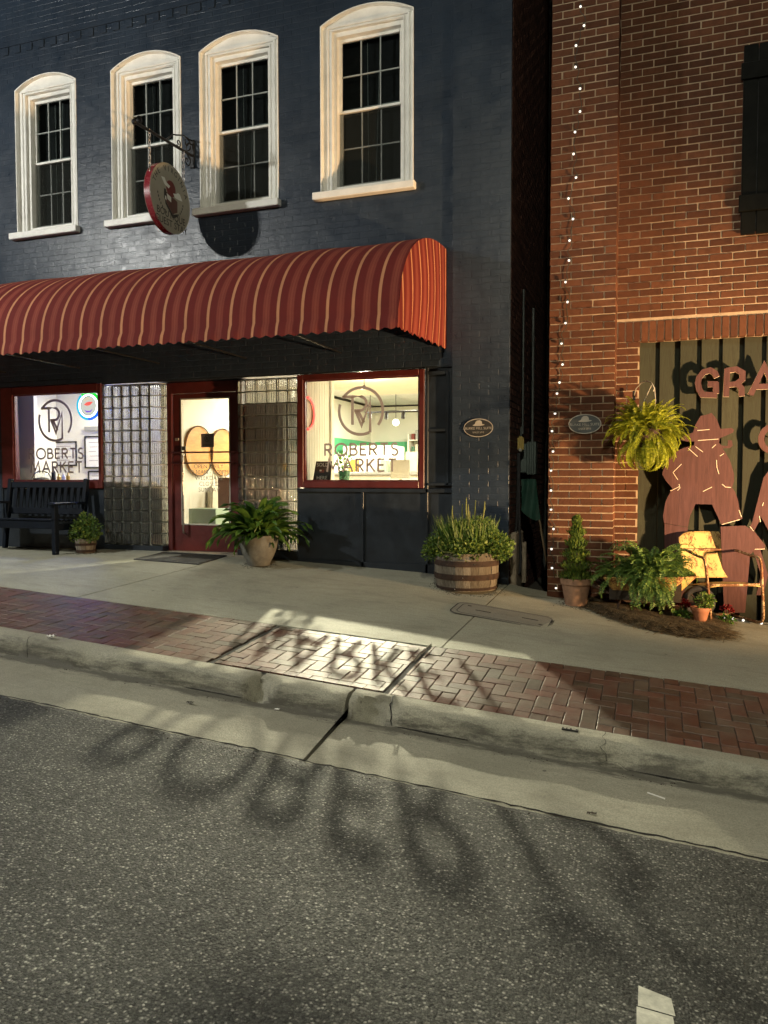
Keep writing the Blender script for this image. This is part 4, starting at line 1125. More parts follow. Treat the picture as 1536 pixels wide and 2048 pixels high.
# shutter on the upper window
sh = empty('shutter', (1.06, .08, 4.3), parent=bb)
for i in range(4):
    MB().bx(.80+i*.138, .93+i*.138, .105, .135, 3.36, 5.20).build('board', M['shutter'], sh, bevel=.004)
for z0 in (3.58, 4.86): MB().bx(.775, 1.36, .075, .104, z0, z0+.16).build('batten', M['shutter'], sh, bevel=.005)
MB().bx(.80, 1.36, .136, .17, 3.40, 5.16).build('shutter_back', M['soffit'], sh)

# wooden sign letters and cut-out figures on the planks
LY = .165
def cut_letter(ch, pts_list, w, label):
    b = MB()
    for k, pts in enumerate(pts_list):
        vs, q = ribbon(pts, w); nv = len(vs)
        y0, y1 = LY-.0006*k, LY+.03
        b.m = 0; b.add([(v[0], y0, v[1]) for v in vs], q)
        b.m = 1
        nn = nv//2; ring = list(range(nn))+list(range(nv-1, nn-1, -1))
        rv = [vs[i] for i in ring]; m_ = len(rv)
        b.add([(v[0], y0, v[1]) for v in rv]+[(v[0], y1, v[1]) for v in rv], [(i, (i+1) % m_, m_+(i+1) % m_, m_+i) for i in range(m_)]+[tuple(range(2*m_-1, m_-1, -1))])
    t = b.build('sign_letter', [M['cutout'], M['pale']], None, merge=False, label=label, cat='letter', group='wooden letters on the planks')
    for px_, pz_ in ((pts_list[0][0][0], (pts_list[0][0][1]+pts_list[0][-1][1])/2),):
        MB().tube([(px_, LY+.02, pz_), (px_, .30, pz_)], .006, 6).build('peg', M['black'], t)
    return t
gx, gzb = .425, 1.765
cut_letter('G', [[(gx+.185, gzb+.20), (gx+.165, gzb+.245), (gx+.12, gzb+.275), (gx+.06, gzb+.26), (gx+.018, gzb+.205), (gx+.006, gzb+.15), (gx+.02, gzb+.085), (gx+.05, gzb+.03), (gx+.19, gzb+.02)], [(gx+.10, gzb+.135), (gx+.195, gzb+.13)], [(gx+.175, gzb+.15), (gx+.18, gzb+.035)]], .058, 'red wooden letter G with pale edges on the planks')
gx = .70
cut_letter('R', [[(gx, gzb), (gx+.005, gzb+.285)], [(gx, gzb+.265), (gx+.09, gzb+.275), (gx+.148, gzb+.235), (gx+.148, gzb+.17), (gx+.09, gzb+.125), (gx, gzb+.12)], [(gx+.10, gzb+.13), (gx+.14, gzb+.08), (gx+.145, gzb)]], .055, 'red wooden letter R with pale edges on the planks')
gx = .945
cut_letter('A', [[(gx-.02, gzb+.01), (gx+.10, gzb+.29), (gx+.22, gzb+.01)], [(gx+.03, gzb+.09), (gx+.17, gzb+.09)]], .055, 'red wooden letter A with pale edges on the planks')
cut_letter('P', [arc(1.13, 1.33, .10, 60, 300, 14, .12)], .055, 'curved red wooden letter of the second row, cut by the picture edge')
def px2(p, Y):   # photograph pixel of a flat cut-out -> its own plane
    q = Vector(((p[0]-768)/1538, (1024-p[1])/1538, -1)); d = CAM.rotation_euler.to_matrix() @ q
    t = (Y+8.4)/d.y; return (d.x*t, .93+d.z*t)
def figure(outline, lines, label, y=.185, extra=()):
    t = empty('wooden_cutout', (px2(outline[0], y)[0], y, px2(outline[0], y)[1]-1.4), label, 'cutout', 'wooden figures on the planks')
    pts = [px2(p, y) for p in outline]
    b = MB(); b.prism(pts, y-.012, y+.012); b.build('panel', M['cutout'], t)
    for ex in extra:
        b = MB(); b.prism([px2(p, y) for p in ex], y-.0135, y+.0105); b.build('panel', M['cutout'], t)
    for ln in lines:
        b = MB(); vs, q = ribbon([px2(p, y-.02) for p in ln], .0055); b.add([(v[0], y-.0165, v[1]) for v in vs], q); b.build('painted_line', M['pale'], t, merge=False)
    x, z = pts[0]; MB().tube([(x, y+.01, z-.3), (x, .30, z-.3)], .008, 6).build('peg', M['black'], t)
man = [(1411, 830), (1423, 826), (1433, 838), (1441, 858), (1463, 856), (1468, 860), (1466, 865), (1453, 871), (1440, 876), (1438, 886), (1443, 891), (1455, 892), (1456, 880), (1464, 881), (1465, 892), (1460, 896), (1445, 897), (1450, 904), (1460, 921), (1468, 948), (1468, 962), (1464, 975), (1470, 984), (1476, 1000), (1478, 1014), (1485, 1037), (1443, 1050), (1424, 1009), (1391, 1008), (1380, 1032), (1376, 1054), (1328, 1046), (1326, 1032), (1331, 1003), (1335, 995), (1345, 977), (1332, 962), (1325, 950), (1325, 944), (1334, 923), (1345, 911), (1357, 900), (1373, 894), (1388, 891), (1389, 883), (1373, 883), (1361, 880), (1365, 873), (1386, 865), (1390, 851), (1401, 832)]
lines = [[(1395, 861), (1419, 859)], [(1396, 881), (1437, 878)], [(1391, 893), (1406, 904)], [(1377, 897), (1395, 913)], [(1440, 912), (1448, 907)], [(1433, 920), (1434, 935), (1438, 948)], [(1363, 928), (1346, 945), (1356, 960)], [(1341, 982), (1359, 973)], [(1355, 981), (1360, 976), (1358, 968)], [(1444, 968), (1451, 974), (1462, 975)], [(1406, 983), (1424, 974)], [(1444, 1049), (1480, 1039)], [(1478, 1020), (1483, 1034)], [(1424, 896), (1432, 889)]]
legs = [[(1329, 1047), (1376, 1055), (1372, 1080), (1368, 1215), (1330, 1215)], [(1441, 1053), (1490, 1051), (1506, 1062), (1512, 1095), (1500, 1110), (1490, 1225), (1448, 1225)]]
figure(man, lines, 'red plywood silhouette of a stout man in a wide hat with a pipe', extra=legs)
fig2 = [(1527, 955), (1545, 930), (1600, 925), (1620, 990), (1600, 1060), (1620, 1100), (1560, 1105), (1536, 1060), (1521, 1032), (1517, 1045), (1508, 1062), (1530, 1090), (1529, 1098), (1503, 1097), (1496, 1060), (1504, 1045)]
figure(fig2, [[(1500, 1099), (1530, 1098)], [(1519, 1032), (1521, 1044)], [(1527, 1005), (1525, 1012)], [(1474, 1073), (1496, 1074)], [(1500, 1053), (1507, 1062)]], 'second red plywood figure at the picture edge beside the stout man', y=.215,
       extra=[[(1505, 1098), (1520, 1098), (1536, 1150), (1526, 1190), (1512, 1190), (1522, 1150)]])

# ================================================================== string lights on the pier
BULBS = [(1161, 13), (1168, 51), (1152, 91), (1151, 134), (1160, 177), (1160, 223), (1150, 264), (1147, 308), (1152, 355), (1137, 397), (1146, 438), (1139, 481), (1138, 521), (1131, 564), (1135, 604), (1131, 646), (1123, 687), (1125, 729), (1119, 765), (1114, 787), (1110, 827), (1104, 862), (1106, 903), (1102, 941), (1102, 981), (1102, 1019), (1107, 1058), (1103, 1098), (1104, 1136), (1112, 1176)]
sl = empty('string_lights', (-.9, -.05, base(-.9)), 'string of small round white bulbs running down the red brick pier', 'string lights')
pts = [(px2(p, -.235)[0], -.235, px2(p, -.235)[1]) for p in BULBS]
wire = []
for a, b in zip(pts[:-1], pts[1:]):
    for t in (0, .33, .66):
        wire.append((a[0]+(b[0]-a[0])*t+(.022*math.sin(t*9.5+a[2]*7) if t else .018), -.218, a[2]+.028+(b[2]-a[2])*t))
MB().tube(wire, .0035, 5).build('wire', M['wire'], sl, smooth=60)
bl = MB(); bl.ball((0, 0, 0), .0125, 12, 8); bme = bl.mesh('bulb', M['bulb'], smooth=60)
sk = MB(); sk.lathe([(.001, .030), (.008, .030), (.009, .009), (.001, .009)], (0, 0, 0), 8); skm = sk.mesh('socket', M['wire'], smooth=40)
for p in pts:
    o = place('bulb', bme, T(*p) @ RX(R(rnd.uniform(-25, 25))), sl); place('socket', skm, o.matrix_basis.copy(), sl)
gl_pts = [(-.82, -.32), (.70, -.12), (.78, -.10), (.87, -.12), (1.03, -.14), (1.25, -.2)]
s2 = empty('string_lights', (.8, -.12, base(.8)), 'short run of white bulbs lying on the ground behind the rusty chair', 'string lights')
for x, y in gl_pts[1:]: place('bulb', bme, T(x, y, gz(x, y)+.0125), s2)
MB().tube([(x, y+.02, gz(x, y)+.006) for x, y in gl_pts[1:]], .0035, 5).build('wire', M['wire'], s2)
place('bulb', bme, T(-.80, -.34, gz(-.8, -.34)+.0125), sl)

# ================================================================== alley between the buildings
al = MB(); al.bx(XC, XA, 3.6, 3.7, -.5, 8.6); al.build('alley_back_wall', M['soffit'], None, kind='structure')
ft = MB(); ft.bx(XC+.007, XC+.075, .015, .5, -.32, .34); ft.build('footing', M['stucco'], shop, bevel=.012)
def pipe(name, pts, r, mat, label, cat, n=8):
    return MB().tube(pts, r, n).build(name, mat, None, smooth=60, label=label, cat=cat)
ax = XC+.05
pipe('downspout', [(-1.235, 1.4, 8.5), (-1.235, 1.4, 1.5), (-1.235, 1.38, 1.40), (-1.235, 1.2, -.2)], .032, M['galv'], 'tall grey downspout pipe inside the dark alley', 'downspout')
pipe('conduit', [(ax, .55, 3.1), (ax, .55, 1.45)], .013, M['galv'], 'thin grey conduit on the alley side of the navy shop', 'conduit')
v = empty('valve_box', (ax, .4, 1.2), 'small dull yellow valve box on the alley wall', 'valve box')
MB().box((ax+.005, .40, 1.33), (.07, .07, .17)).build('case', M['yellow'], v, bevel=.018, seg=2)
MB().tube([(ax+.005, .40, 1.41), (ax+.005, .40, 1.52)], .012, 8).build('pipe_stub', M['galv'], v)
MB().box((ax+.005, .362, 1.26), (.03, .01, .03)).build('plate', M['pewter'], v)
u = empty('utility_meter', (ax+.08, .62, .9), 'grey green electric meter cabinet in the alley', 'meter')
for i in range(4): MB().bx(XC+.10+.026*i, XC+.124+.026*i, .56+.003*(i % 2), .70, .98, 1.36).build('cabinet_rib', M['meter'], u, bevel=.004)
MB().bx(XC+.012, XC+.10, .57, .70, 1.0, 1.34).build('cabinet', M['meter'], u, bevel=.01)
MB().tube([(XC+.15, .63, 1.36), (XC+.15, .63, 2.9)], .016, 8).build('riser', M['galv'], u, smooth=60)
mb = MB(); vs = []
for i in range(9):
    for j in range(7):
        u_, w_ = i/8, j/6; vs.append((XC+.05+.17*u_+.05*w_*u_, .46+.03*math.sin(u_*9+w_*4)+.05*w_, .93-.46*w_+.10*(1-u_)*w_*w_-.05*math.sin(u_*3)*w_))
mb.add(vs, [(i*7+j, (i+1)*7+j, (i+1)*7+j+1, i*7+j+1) for i in range(8) for j in range(6)])
mb.build('tarp', M['tarp'], None, merge=False, smooth=60, label='folded green tarp hanging in the alley below the meter', cat='tarp')
lp = [(XC+.05, .25, 1.22), (XC+.055, .22, .9), (XC+.05, .2, .5), (XC+.03, .19, .2), (XC+.015, .18, .02), (XC+.03, .17, -.12), (XC+.06, .17, -.15), (XC+.09, .17, -.10), (XC+.10, .18, .05), (XC+.085, .19, .25), (XC+.07, .21, .6), (XC+.065, .23, 1.0), (XC+.06, .25, 1.22)]
pipe('cable_loop', lp, .016, M['rubber'], 'black cable hanging in a long loop at the alley mouth', 'cable')
pipe('plastic_pipe', [(XC+.115, .3, gz(XC+.1, .3)), (XC+.115, .3, .22)], .028, M['stucco'], 'short pale plastic pipe standing at the alley mouth', 'pipe')
pipe('wooden_pole', [(XC+.34, .75, -.22), (XC+.20, .7, .6)], .013, M['broom'], 'wooden pole leaning in the dark alley', 'pole')

# ================================================================== street things
def slope_mat(x, y):
    e = .05; ex = Vector((1, 0, (gz(x+e, y)-gz(x-e, y))/(2*e))).normalized(); ey = Vector((0, 1, (gz(x, y+e)-gz(x, y-e))/(2*e))).normalized()
    m = Matrix((ex, ey, ex.cross(ey))).transposed().to_4x4(); m.translation = (x, y, gz(x, y)); return m
def rrect(w, d, r, n=6):
    P = []
    for cx, cy, a in ((w/2-r, d/2-r, 0), (-w/2+r, d/2-r, 90), (-w/2+r, -d/2+r, 180), (w/2-r, -d/2+r, 270)):
        P += [(cx+r*math.cos(R(a+90*i/n)), cy+r*math.sin(R(a+90*i/n))) for i in range(n+1)]
    return P
# utility cover
uc = empty('utility_cover', (-1.29, -1.27, gz(-1.29, -1.27)), 'long rounded concrete utility cover set in the sidewalk by the barrel', 'utility cover')
mw = slope_mat(-1.29, -1.27) @ RZ(R(-1.5))
def put(mb, name, mat, parent, mw, **kw):
    o = mb.build(name, mat, None, **kw); o.matrix_basis = mw; attach(o, parent); return o
b = MB(); vs, q = ribbon(rrect(.97, .44, .10), .012, True); b.add([(v[0], v[1], .0022) for v in vs], q); put(b, 'outer_joint', M['crack'], uc, mw, merge=False)
b = MB(); b.prism(rrect(.95, .42, .09), -.02, .004, 'Z'); put(b, 'surround', M['cover'], uc, mw)
b = MB(); vs, q = ribbon(rrect(.86, .36, .075), .008, True); b.add([(v[0], v[1], .0062) for v in vs], q); put(b, 'lid_joint', M['crack'], uc, mw, merge=False)
b = MB(); b.prism(rrect(.85, .35, .07), .0, .0058, 'Z'); put(b, 'lid', M['cover'], uc, mw)
for x in (-.20, .24): b = MB(); b.prism([(x+p, q_-.01+.02*(x > 0)) for p, q_ in rrect(.15, .016, .007)], .0059, .0075, 'Z'); put(b, 'lift_slot', M['crack'], uc, mw)
for x, y in ((-.36, .1), (.36, -.12)): b = MB(); b.prism([(x+p, y+q_) for p, q_ in rrect(.04, .022, .01)], .0059, .0075, 'Z'); put(b, 'bolt', M['crack'], uc, mw)
me = font_mesh('CATV', .075, extrude=.001); me.materials.clear(); me.materials.append(M['cover']); place('cast_lettering', me, mw @ T(0, 0, .0068), uc)
for i in range(3): b = MB(); b.box((.428+.011*i, -.02, .004), (.006, .24, .008)); put(b, 'worn_edge', M['crack'], uc, mw)
# door mat
dm = empty('door_mat', (-5.4, -.39, gz(-5.4, -.39)), 'flat dark ribbed rubber mat in front of the red door', 'door mat')
b = MB(); n = 10
top = [(x, y) for y in (-.10, -.25, -.40, -.55, -.69) for x in [(-5.86+.92*i/n) for i in range(n+1)]]
top = [(x+(-.02 if y < -.5 else 0)*1, y-(x+5.4)*.02) for x, y in top]
vs = [(x, y, gz(x, y)+.011) for x, y in top]+[(x, y, gz(x, y)+.0005) for x, y in top]; m_ = n+1; N = len(top)
fs = [(j*m_+i, (j+1)*m_+i, (j+1)*m_+i+1, j*m_+i+1) for j in range(4) for i in range(n)]
rg = list(range(m_))+[j*m_+n for j in range(1, 5)]+[4*m_+i for i in range(n-1, -1, -1)]+[j*m_ for j in range(3, 0, -1)]
fs += [(rg[k], rg[(k+1) % len(rg)], N+rg[(k+1) % len(rg)], N+rg[k]) for k in range(len(rg))]
b.add(vs, fs); b.build('pad', M['mat'], dm)
for i in range(23):
    x = -5.84+.04*i; b = MB(); b.tube([(x+(-.02 if y < -.5 else 0), y-(x+5.4)*.02, gz(x, y)+.011) for y in (-.13, -.3, -.48, -.66)], .006, 4); b.build('rib', M['mat'], dm)
# litter
def scrap(name, x, y, w, d, mat, label, zf, k=.012):
    b = MB(); vs = []
    for i in range(5):
        for j in range(4): vs.append((x+w*(i/4-.5)+.004*math.sin(j*3), y+d*(j/3-.5), zf(x, y)+.006+k*abs(math.sin(i*1.9+j*1.3))))
    b.add(vs, [(i*4+j, (i+1)*4+j, (i+1)*4+j+1, i*4+j+1) for i in range(4) for j in range(3)])
    b.build(name, mat, None, merge=False, label=label, cat='litter', smooth=60)
scrap('paper_scrap', -4.36, -3.69, .06, .05, M['paper'], 'crumpled white paper scrap on the kerb top', lambda x, y: z_out(x), .03)
scrap('paper_scrap', -2.33, -3.87, .035, .022, M['paper'], 'tiny white paper scrap in the gutter below the paver panel', lambda x, y: kz(x, 'k', -.009), .006)
MB().tube([(.0, -4.02, gz(0, -4.02)+.006), (.09, -4.05, gz(.09, -4.05)+.006)], .004, 5).build('straw', M['paper'], None, label='thin pale straw lying in the gutter', cat='litter')
for x, y, lb in ((-2.9, -4.02, 'small dark leaf in the gutter near the lit patch'), (-.27, -4.36, 'small dark leaf by the asphalt edge')):
    scrap('dry_leaf', x, y, .05, .02, M['soil'], lb, gz, .01)

# bench
bn = empty('bench', (-7.68, -.4, 0), 'dark navy slatted wooden bench under the west window', 'bench')
BXa, BXb = -8.36, -7.03
zb = gz(-7.7, -.4)
def bbox(name, x0, x1, y0, y1, z0, z1, par=bn): return MB().bx(x0, x1, y0, y1, z0, z1).build(name, M['navy_bench'], par, bevel=.006)
for x in (BXa, BXb-.06):
    bbox('leg', x, x+.06, -.70, -.63, gz(x, -.66), .60); 
    b = MB(); b.box((x+.03, -.15, .46), (.058, .06, .95), RX(R(-8)).to_3x3()); b.build('leg', M['navy_bench'], bn, bevel=.006)
    bbox('armrest', x-.02, x+.08, -.74, -.16, .60, .632)
    bbox('side_rail', x+.008, x+.052, -.63, -.2, .28, .36)
bbox('seat_rail', BXa+.06, BXb-.06, -.685, -.65, .30, .40)
for i in range(5): bbox('seat_slat', BXa+.0, BXb, -.70+.098*i, -.70+.098*i+.082, .402-.006*i, .426-.006*i)
for z in (.50, .85):
    b = MB(); b.box(((BXa+BXb)/2, -.145+(z-.46)*.14, z), (BXb-BXa-.12, .034, .085), RX(R(-8)).to_3x3()); b.build('back_rail', M['navy_bench'], bn, bevel=.006)
for i in range(11):
    x = BXa+.14+i*.105; b = MB(); b.box((x, -.12, .675), (.055, .018, .30), RX(R(-8)).to_3x3()); b.build('back_slat', M['navy_bench'], bn, bevel=.004)

# ------------------------------------------------------------------ plant makers
def frond_mesh(L, nl, lmax, droop, mat, seed, curl=.0):
    rr = random.Random(seed); b = MB(); pts = []; p = Vector((0, 0, 0)); a = 0.0; side = rr.uniform(-.25, .25)
    for i in range(nl+1):
        pts.append(p.copy()); t = i/nl; a = -droop*t*t
        p = p+Vector((math.cos(a), side*t*.6, math.sin(a))).normalized()*(L/nl)
    b.tube([pts[i] for i in range(0, nl+1, 3)]+[pts[-1]], .0022, 3, caps=False)
    for i in range(1, nl+1):
        t = i/nl; l = lmax*(math.sin(math.pi*min(1, .18+t*.82)))**.8*rr.uniform(.8, 1.1)+.006
        d = (pts[i]-pts[i-1]).normalized(); s = d.cross(Vector((0, 0, 1))).normalized(); u = s.cross(d)
        w = L/nl*.46
        for sg_ in (-1, 1):
            tip = pts[i]+s*sg_*l+d*l*.35-u*l*rr.uniform(.05, .45)
            m1 = pts[i]+s*sg_*l*.5+d*(l*.17+w)-u*l*.05; m2 = pts[i]+s*sg_*l*.5+d*(l*.17-w)-u*l*.1
            b.add([pts[i], m1, tip, m2], [(0, 1, 2, 3)])
    return b.mesh('frond', mat, merge=False, fixn=False)
def leaf_mesh(L, Wd, droop, mat, seed):
    rr = random.Random(seed); b = MB(); n = 9; p = Vector((0, 0, 0)); vs = []; tw = rr.uniform(-.3, .3)
    for i in range(n+1):
        t = i/n; a = -droop*t*t; w = Wd*.5*max(.04, math.sin(math.pi*min(1, .10+t*.90)))**.75
        d = Vector((math.cos(a), tw*t, math.sin(a))).normalized(); s = d.cross(Vector((0, 0, 1))).normalized(); u = s.cross(d)
        wv = .004*math.sin(t*14+seed)
        vs += [p+s*w+u*(w*.35+wv), p, p-s*w+u*(w*.35-wv)]
        p = p+d*(L/n)
    b.add(vs, [(3*i, 3*i+1, 3*i+4, 3*i+3) for i in range(n)]+[(3*i+1, 3*i+2, 3*i+5, 3*i+4) for i in range(n)])
    return b.mesh('leaf', mat, merge=False, fixn=False, smooth=180)
def spray(name, meshes, n, c, r0, parent, el, sc=(.8, 1.15), az=None, squash=1.0, seed=1):
    rr = random.Random(seed)
    for i in range(n):
        a = rr.uniform(0, 2*math.pi) if az is None else rr.uniform(*az); e = R(rr.uniform(*el)); k = rr.uniform(*sc)
        q = Vector((math.cos(a), math.sin(a)*squash, 0))*r0*math.sqrt(rr.random())
        mw = T(c[0]+q.x, c[1]+q.y, c[2]+rr.uniform(-.02, .03)) @ RZ(a) @ RY(-e) @ RX(rr.uniform(-.5, .5)) @ SC(k, k, k)
        place(name, meshes[i % len(meshes)], mw, parent)
def leafy(mb, c, rad, n, ls, rr, up=.3, shell=.55, zmin=None):
    """leaf-sized faces scattered through an ellipsoid"""
    for _ in range(n):
        d = Vector((rr.gauss(0, 1), rr.gauss(0, 1), rr.gauss(0, 1))).normalized(); k = shell+(1-shell)*rr.random()**.6
        p = Vector(c)+Vector((d.x*rad[0]*k, d.y*rad[1]*k, d.z*rad[2]*k))
        if zmin is not None and p.z < zmin: continue
        o = (d+Vector((rr.gauss(0, .5), rr.gauss(0, .5), up+rr.gauss(0, .5)))).normalized(); s = o.orthogonal().normalized()
        s = (Matrix.Rotation(rr.uniform(0, 6.3), 3, o) @ s); l = ls*rr.uniform(.6, 1.3); w = l*.34
        u = s.cross(o)
        mb.add([p, p+o*l*.45+u*w+s*w*.3, p+o*l, p+o*l*.45-u*w+s*w*.3], [(0, 1, 2, 3)])

# big strap-leaved plant in the stoneware pot beside the door
pt = empty('potted_plant', (-4.33, -.42, gz(-4.33, -.42)), 'large arching green plant in a round stone pot between door and east window', 'potted plant', 'potted plants')
px_, py_, pz_ = -4.33, -.42, gz(-4.33, -.42)
MB().lathe([(.001, pz_+.001), (.125, pz_+.001), (.135, pz_+.02), (.20, pz_+.16), (.228, pz_+.27), (.228, pz_+.31), (.238, pz_+.335), (.232, pz_+.355), (.21, pz_+.355), (.205, pz_+.30), (.001, pz_+.30)], (px_, py_, 0), 36).build('pot', M['stonepot'], pt, smooth=40)
MB().lathe([(.001, pz_+.335), (.15, pz_+.33), (.207, pz_+.315)], (px_, py_, 0), 20).build('soil', M['soil'], pt)
lm = [leaf_mesh(.46, .085, 1.6, M['strap'], 1), leaf_mesh(.39, .095, 1.2, M['strap'], 2), leaf_mesh(.50, .080, 2.0, M['strap'], 3), leaf_mesh(.33, .075, .9, M['strap'], 4)]
spray('leaf', lm, 170, (px_, py_, pz_+.33), .10, pt, (12, 88), (.80, 1.32), seed=11)
spray('leaf', lm, 40, (px_, py_, pz_+.34), .10, pt, (-12, 22), (.7, 1.0), seed=12)

# little shrub in a small banded pot by the bench
px_, py_ = -6.83, -.39; pz_ = gz(px_, py_)
sp = empty('potted_shrub', (px_, py_, pz_), 'small dark green shrub in a little banded wooden pot beside the bench', 'potted plant', 'potted plants')
for i in range(14):
    a0, a1 = 2*math.pi*i/14+.02, 2*math.pi*(i+1)/14-.02
    b = MB(); b.lathe([(.105, pz_), (.125, pz_+.10), (.130, pz_+.185), (.118, pz_+.185), (.10, pz_)], (px_, py_, 0), 3, a0, a1); b.build('stave', M['barrel'], sp, smooth=40)
for z0 in (.015, .10): MB().lathe([(.110+z0*.15, pz_+z0), (.117+z0*.15, pz_+z0), (.119+z0*.15, pz_+z0+.03), (.112+z0*.15, pz_+z0+.03)], (px_, py_, 0), 24).build('hoop', M['rust'], sp, smooth=40)
b = MB(); b.lathe([(.001, pz_+.01), (.10, pz_+.01), (.115, pz_+.165), (.001, pz_+.17)], (px_, py_, 0), 20); b.build('soil', M['soil'], sp)
b = MB(); rr = random.Random(5)
for c, r in (((-.08, 0, .30), .12), ((.08, .02, .31), .13), ((0, -.06, .27), .13), ((-.02, .03, .40), .10), ((.11, -.03, .24), .10), ((-.12, -.02, .23), .10)):
    leafy(b, (px_+c[0], py_+c[1], pz_+c[2]), (r, r, r*1.1), 260, .036, rr, .5, .3)
b.build('foliage', M['bush'], sp, merge=False, fixn=False)
for i in range(6): MB().tube([(px_, py_, pz_+.15), (px_+.08*math.cos(i), py_+.08*math.sin(i), pz_+.38)], .003, 4).build('stem', M['stem'], sp)

# half barrel planter on the corner
px_, py_ = -1.85, -.42; pz_ = gz(px_, py_)-.004
bp = empty('barrel_planter', (px_, py_, pz_), 'weathered half barrel planter with rusty hoops full of green plants by the alley', 'planter')
def rad(t): return .290+.05*math.sin(math.pi*min(1, .12+t*.72))*1.0
NS = 26
for i in range(NS):
    a0, a1 = 2*math.pi*i/NS+.006, 2*math.pi*(i+1)/NS-.006; hh = .392+rnd.uniform(-.008, .006); dr = rnd.uniform(-.003, .003)
    b = MB(); b.lathe([(rad(t)+dr, pz_+hh*t) for t in (0, .2, .4, .6, .8, 1)]+[(rad(1)-.022, pz_+hh), (rad(.5)-.024, pz_+hh*.5), (rad(0)-.02, pz_)], (px_, py_, 0), 3, a0, a1)
    b.build('stave', M['barrel'], bp, smooth=40)
for t0, t1 in ((.03, .10), (.30, .45), (.66, .80)):
    b = MB(); b.lathe([(rad(t0)-.004, pz_+.392*t0), (rad(t0)+.006, pz_+.392*t0), (rad((t0+t1)/2)+.007, pz_+.392*(t0+t1)/2), (rad(t1)+.006, pz_+.392*t1), (rad(t1)-.004, pz_+.392*t1)], (px_, py_, 0), 48); o = b.build('hoop', M['rust'], bp, smooth=40)
    a = -1.75+t0; MB().ball((px_+(rad(t0)+.008)*math.cos(a), py_+(rad(t0)+.008)*math.sin(a), pz_+.392*(t0+t1)/2), .007, 8, 5).build('rivet', M['chrome'], bp)
MB().lathe([(.001, pz_+.35), (.18, pz_+.36), (.30, pz_+.34)], (px_, py_, 0), 24).build('soil', M['soil'], bp)
b = MB(); rr = random.Random(9)
for c, r, n_ in (((0, 0, .50), .25, 1200), ((-.24, -.08, .46), .19, 680), ((.24, -.06, .48), .21, 760), ((-.31, .03, .42), .14, 340), ((.33, .04, .46), .16, 420), ((.06, -.22, .43), .17, 560), ((-.12, -.22, .42), .15, 440), ((.12, .05, .62), .17, 520), ((-.06, .06, .60), .16, 460), ((-.36, -.1, .38), .10, 180), ((.38, -.06, .40), .11, 210)):
    leafy(b, (px_+c[0], py_+c[1], pz_+c[2]), (r, r, r*.8), n_, .036, rr, .45, .35)
b.build('foliage', M['bush'], bp, merge=False, fixn=False)
for x, z, y in ((-.16, .75, 0), (-.045, .77, -.02), (-.012, .84, .02), (.022, .77, -.04), (.085, .81, .03), (.19, .80, .0), (.05, .70, -.1)):
    b = MB(); b.tube([(px_+x*.6, py_+y, pz_+.4), (px_+x, py_+y, pz_+z+.04), (px_+x+.004, py_+y, pz_+z+.125)], [.005, .009, .004], 6); b.build('flower_spike', M['spike'], bp, smooth=60)
b = MB(); rr = random.Random(515)
for _ in range(420):
    a_ = rr.uniform(0, 6.283); q_ = .27*math.sqrt(rr.random()); p0 = Vector((px_+q_*math.cos(a_), py_+q_*math.sin(a_), pz_+.45)); l_ = rr.uniform(.16, .36)
    d_ = Vector((math.cos(a_)*q_*1.1+rr.gauss(0, .12), math.sin(a_)*q_*1.1+rr.gauss(0, .12), 1)).normalized(); s2_ = d_.orthogonal().normalized()*.004
    b.add([p0-s2_, p0+s2_, p0+d_*l_*.6+s2_, p0+d_*l_+Vector((rr.gauss(0, .02), rr.gauss(0, .02), 0)), p0+d_*l_*.6-s2_], [(0, 1, 2, 3, 4)])
b.build('upright_sprigs', M['bush'], bp, merge=False, fixn=False)
b = MB(); b.tube([(px_-.24, py_-.24, pz_+.56), (px_-.23, py_-.31, pz_+.46), (px_-.16, py_-.35, pz_+.41), (px_-.05, py_-.36, pz_+.405)], .006, 6); b.build('trailing_stem', M['spike'], bp, smooth=60)

# conical cedar in an old terracotta pot
px_, py_ = -.715, -.41; pz_ = gz(px_, py_)
cp = empty('potted_cedar', (px_, py_, pz_), 'small cone shaped cedar in a weathered terracotta pot against the red brick pier', 'potted plant', 'potted plants')
MB().lathe([(.001, pz_), (.105, pz_), (.142, pz_+.21), (.156, pz_+.215), (.160, pz_+.275), (.146, pz_+.275), (.14, pz_+.235), (.001, pz_+.235)], (px_, py_, 0), 32).build('pot', M['terracotta_old'], cp, smooth=40)
MB().lathe([(.001, pz_+.262), (.143, pz_+.255)], (px_, py_, 0), 20).build('soil', M['soil'], cp)
MB().tube([(px_, py_, pz_+.24), (px_+.01, py_, pz_+.6), (px_, py_, pz_+.86)], [.014, .010, .003], 6).build('trunk', M['stem'], cp)
b = MB(); rr = random.Random(21)
for _ in range(3600):
    t = rr.random()**1.25; z = pz_+.26+.63*t; rm = (.165*(1-t)**.7+.014)*(.85+.3*math.sin(5*t*7+rr.random()*.8)); a = rr.uniform(0, 6.283); k = rr.uniform(.45, 1)
    p = Vector((px_+rm*k*math.cos(a), py_+rm*k*math.sin(a), z)); o = Vector((.45*math.cos(a), .45*math.sin(a), 1+rr.gauss(0, .25))).normalized()
    s = Vector((-math.sin(a), math.cos(a), 0)); s = (Matrix.Rotation(rr.uniform(-.9, .9), 3, o) @ s); l = rr.uniform(.022, .05); w = l*.16
    b.add([p, p+o*l*.5+s*w, p+o*l, p+o*l*.5-s*w], [(0, 1, 2, 3)])
b.build('foliage', M['cedar'], cp, merge=False, fixn=False)

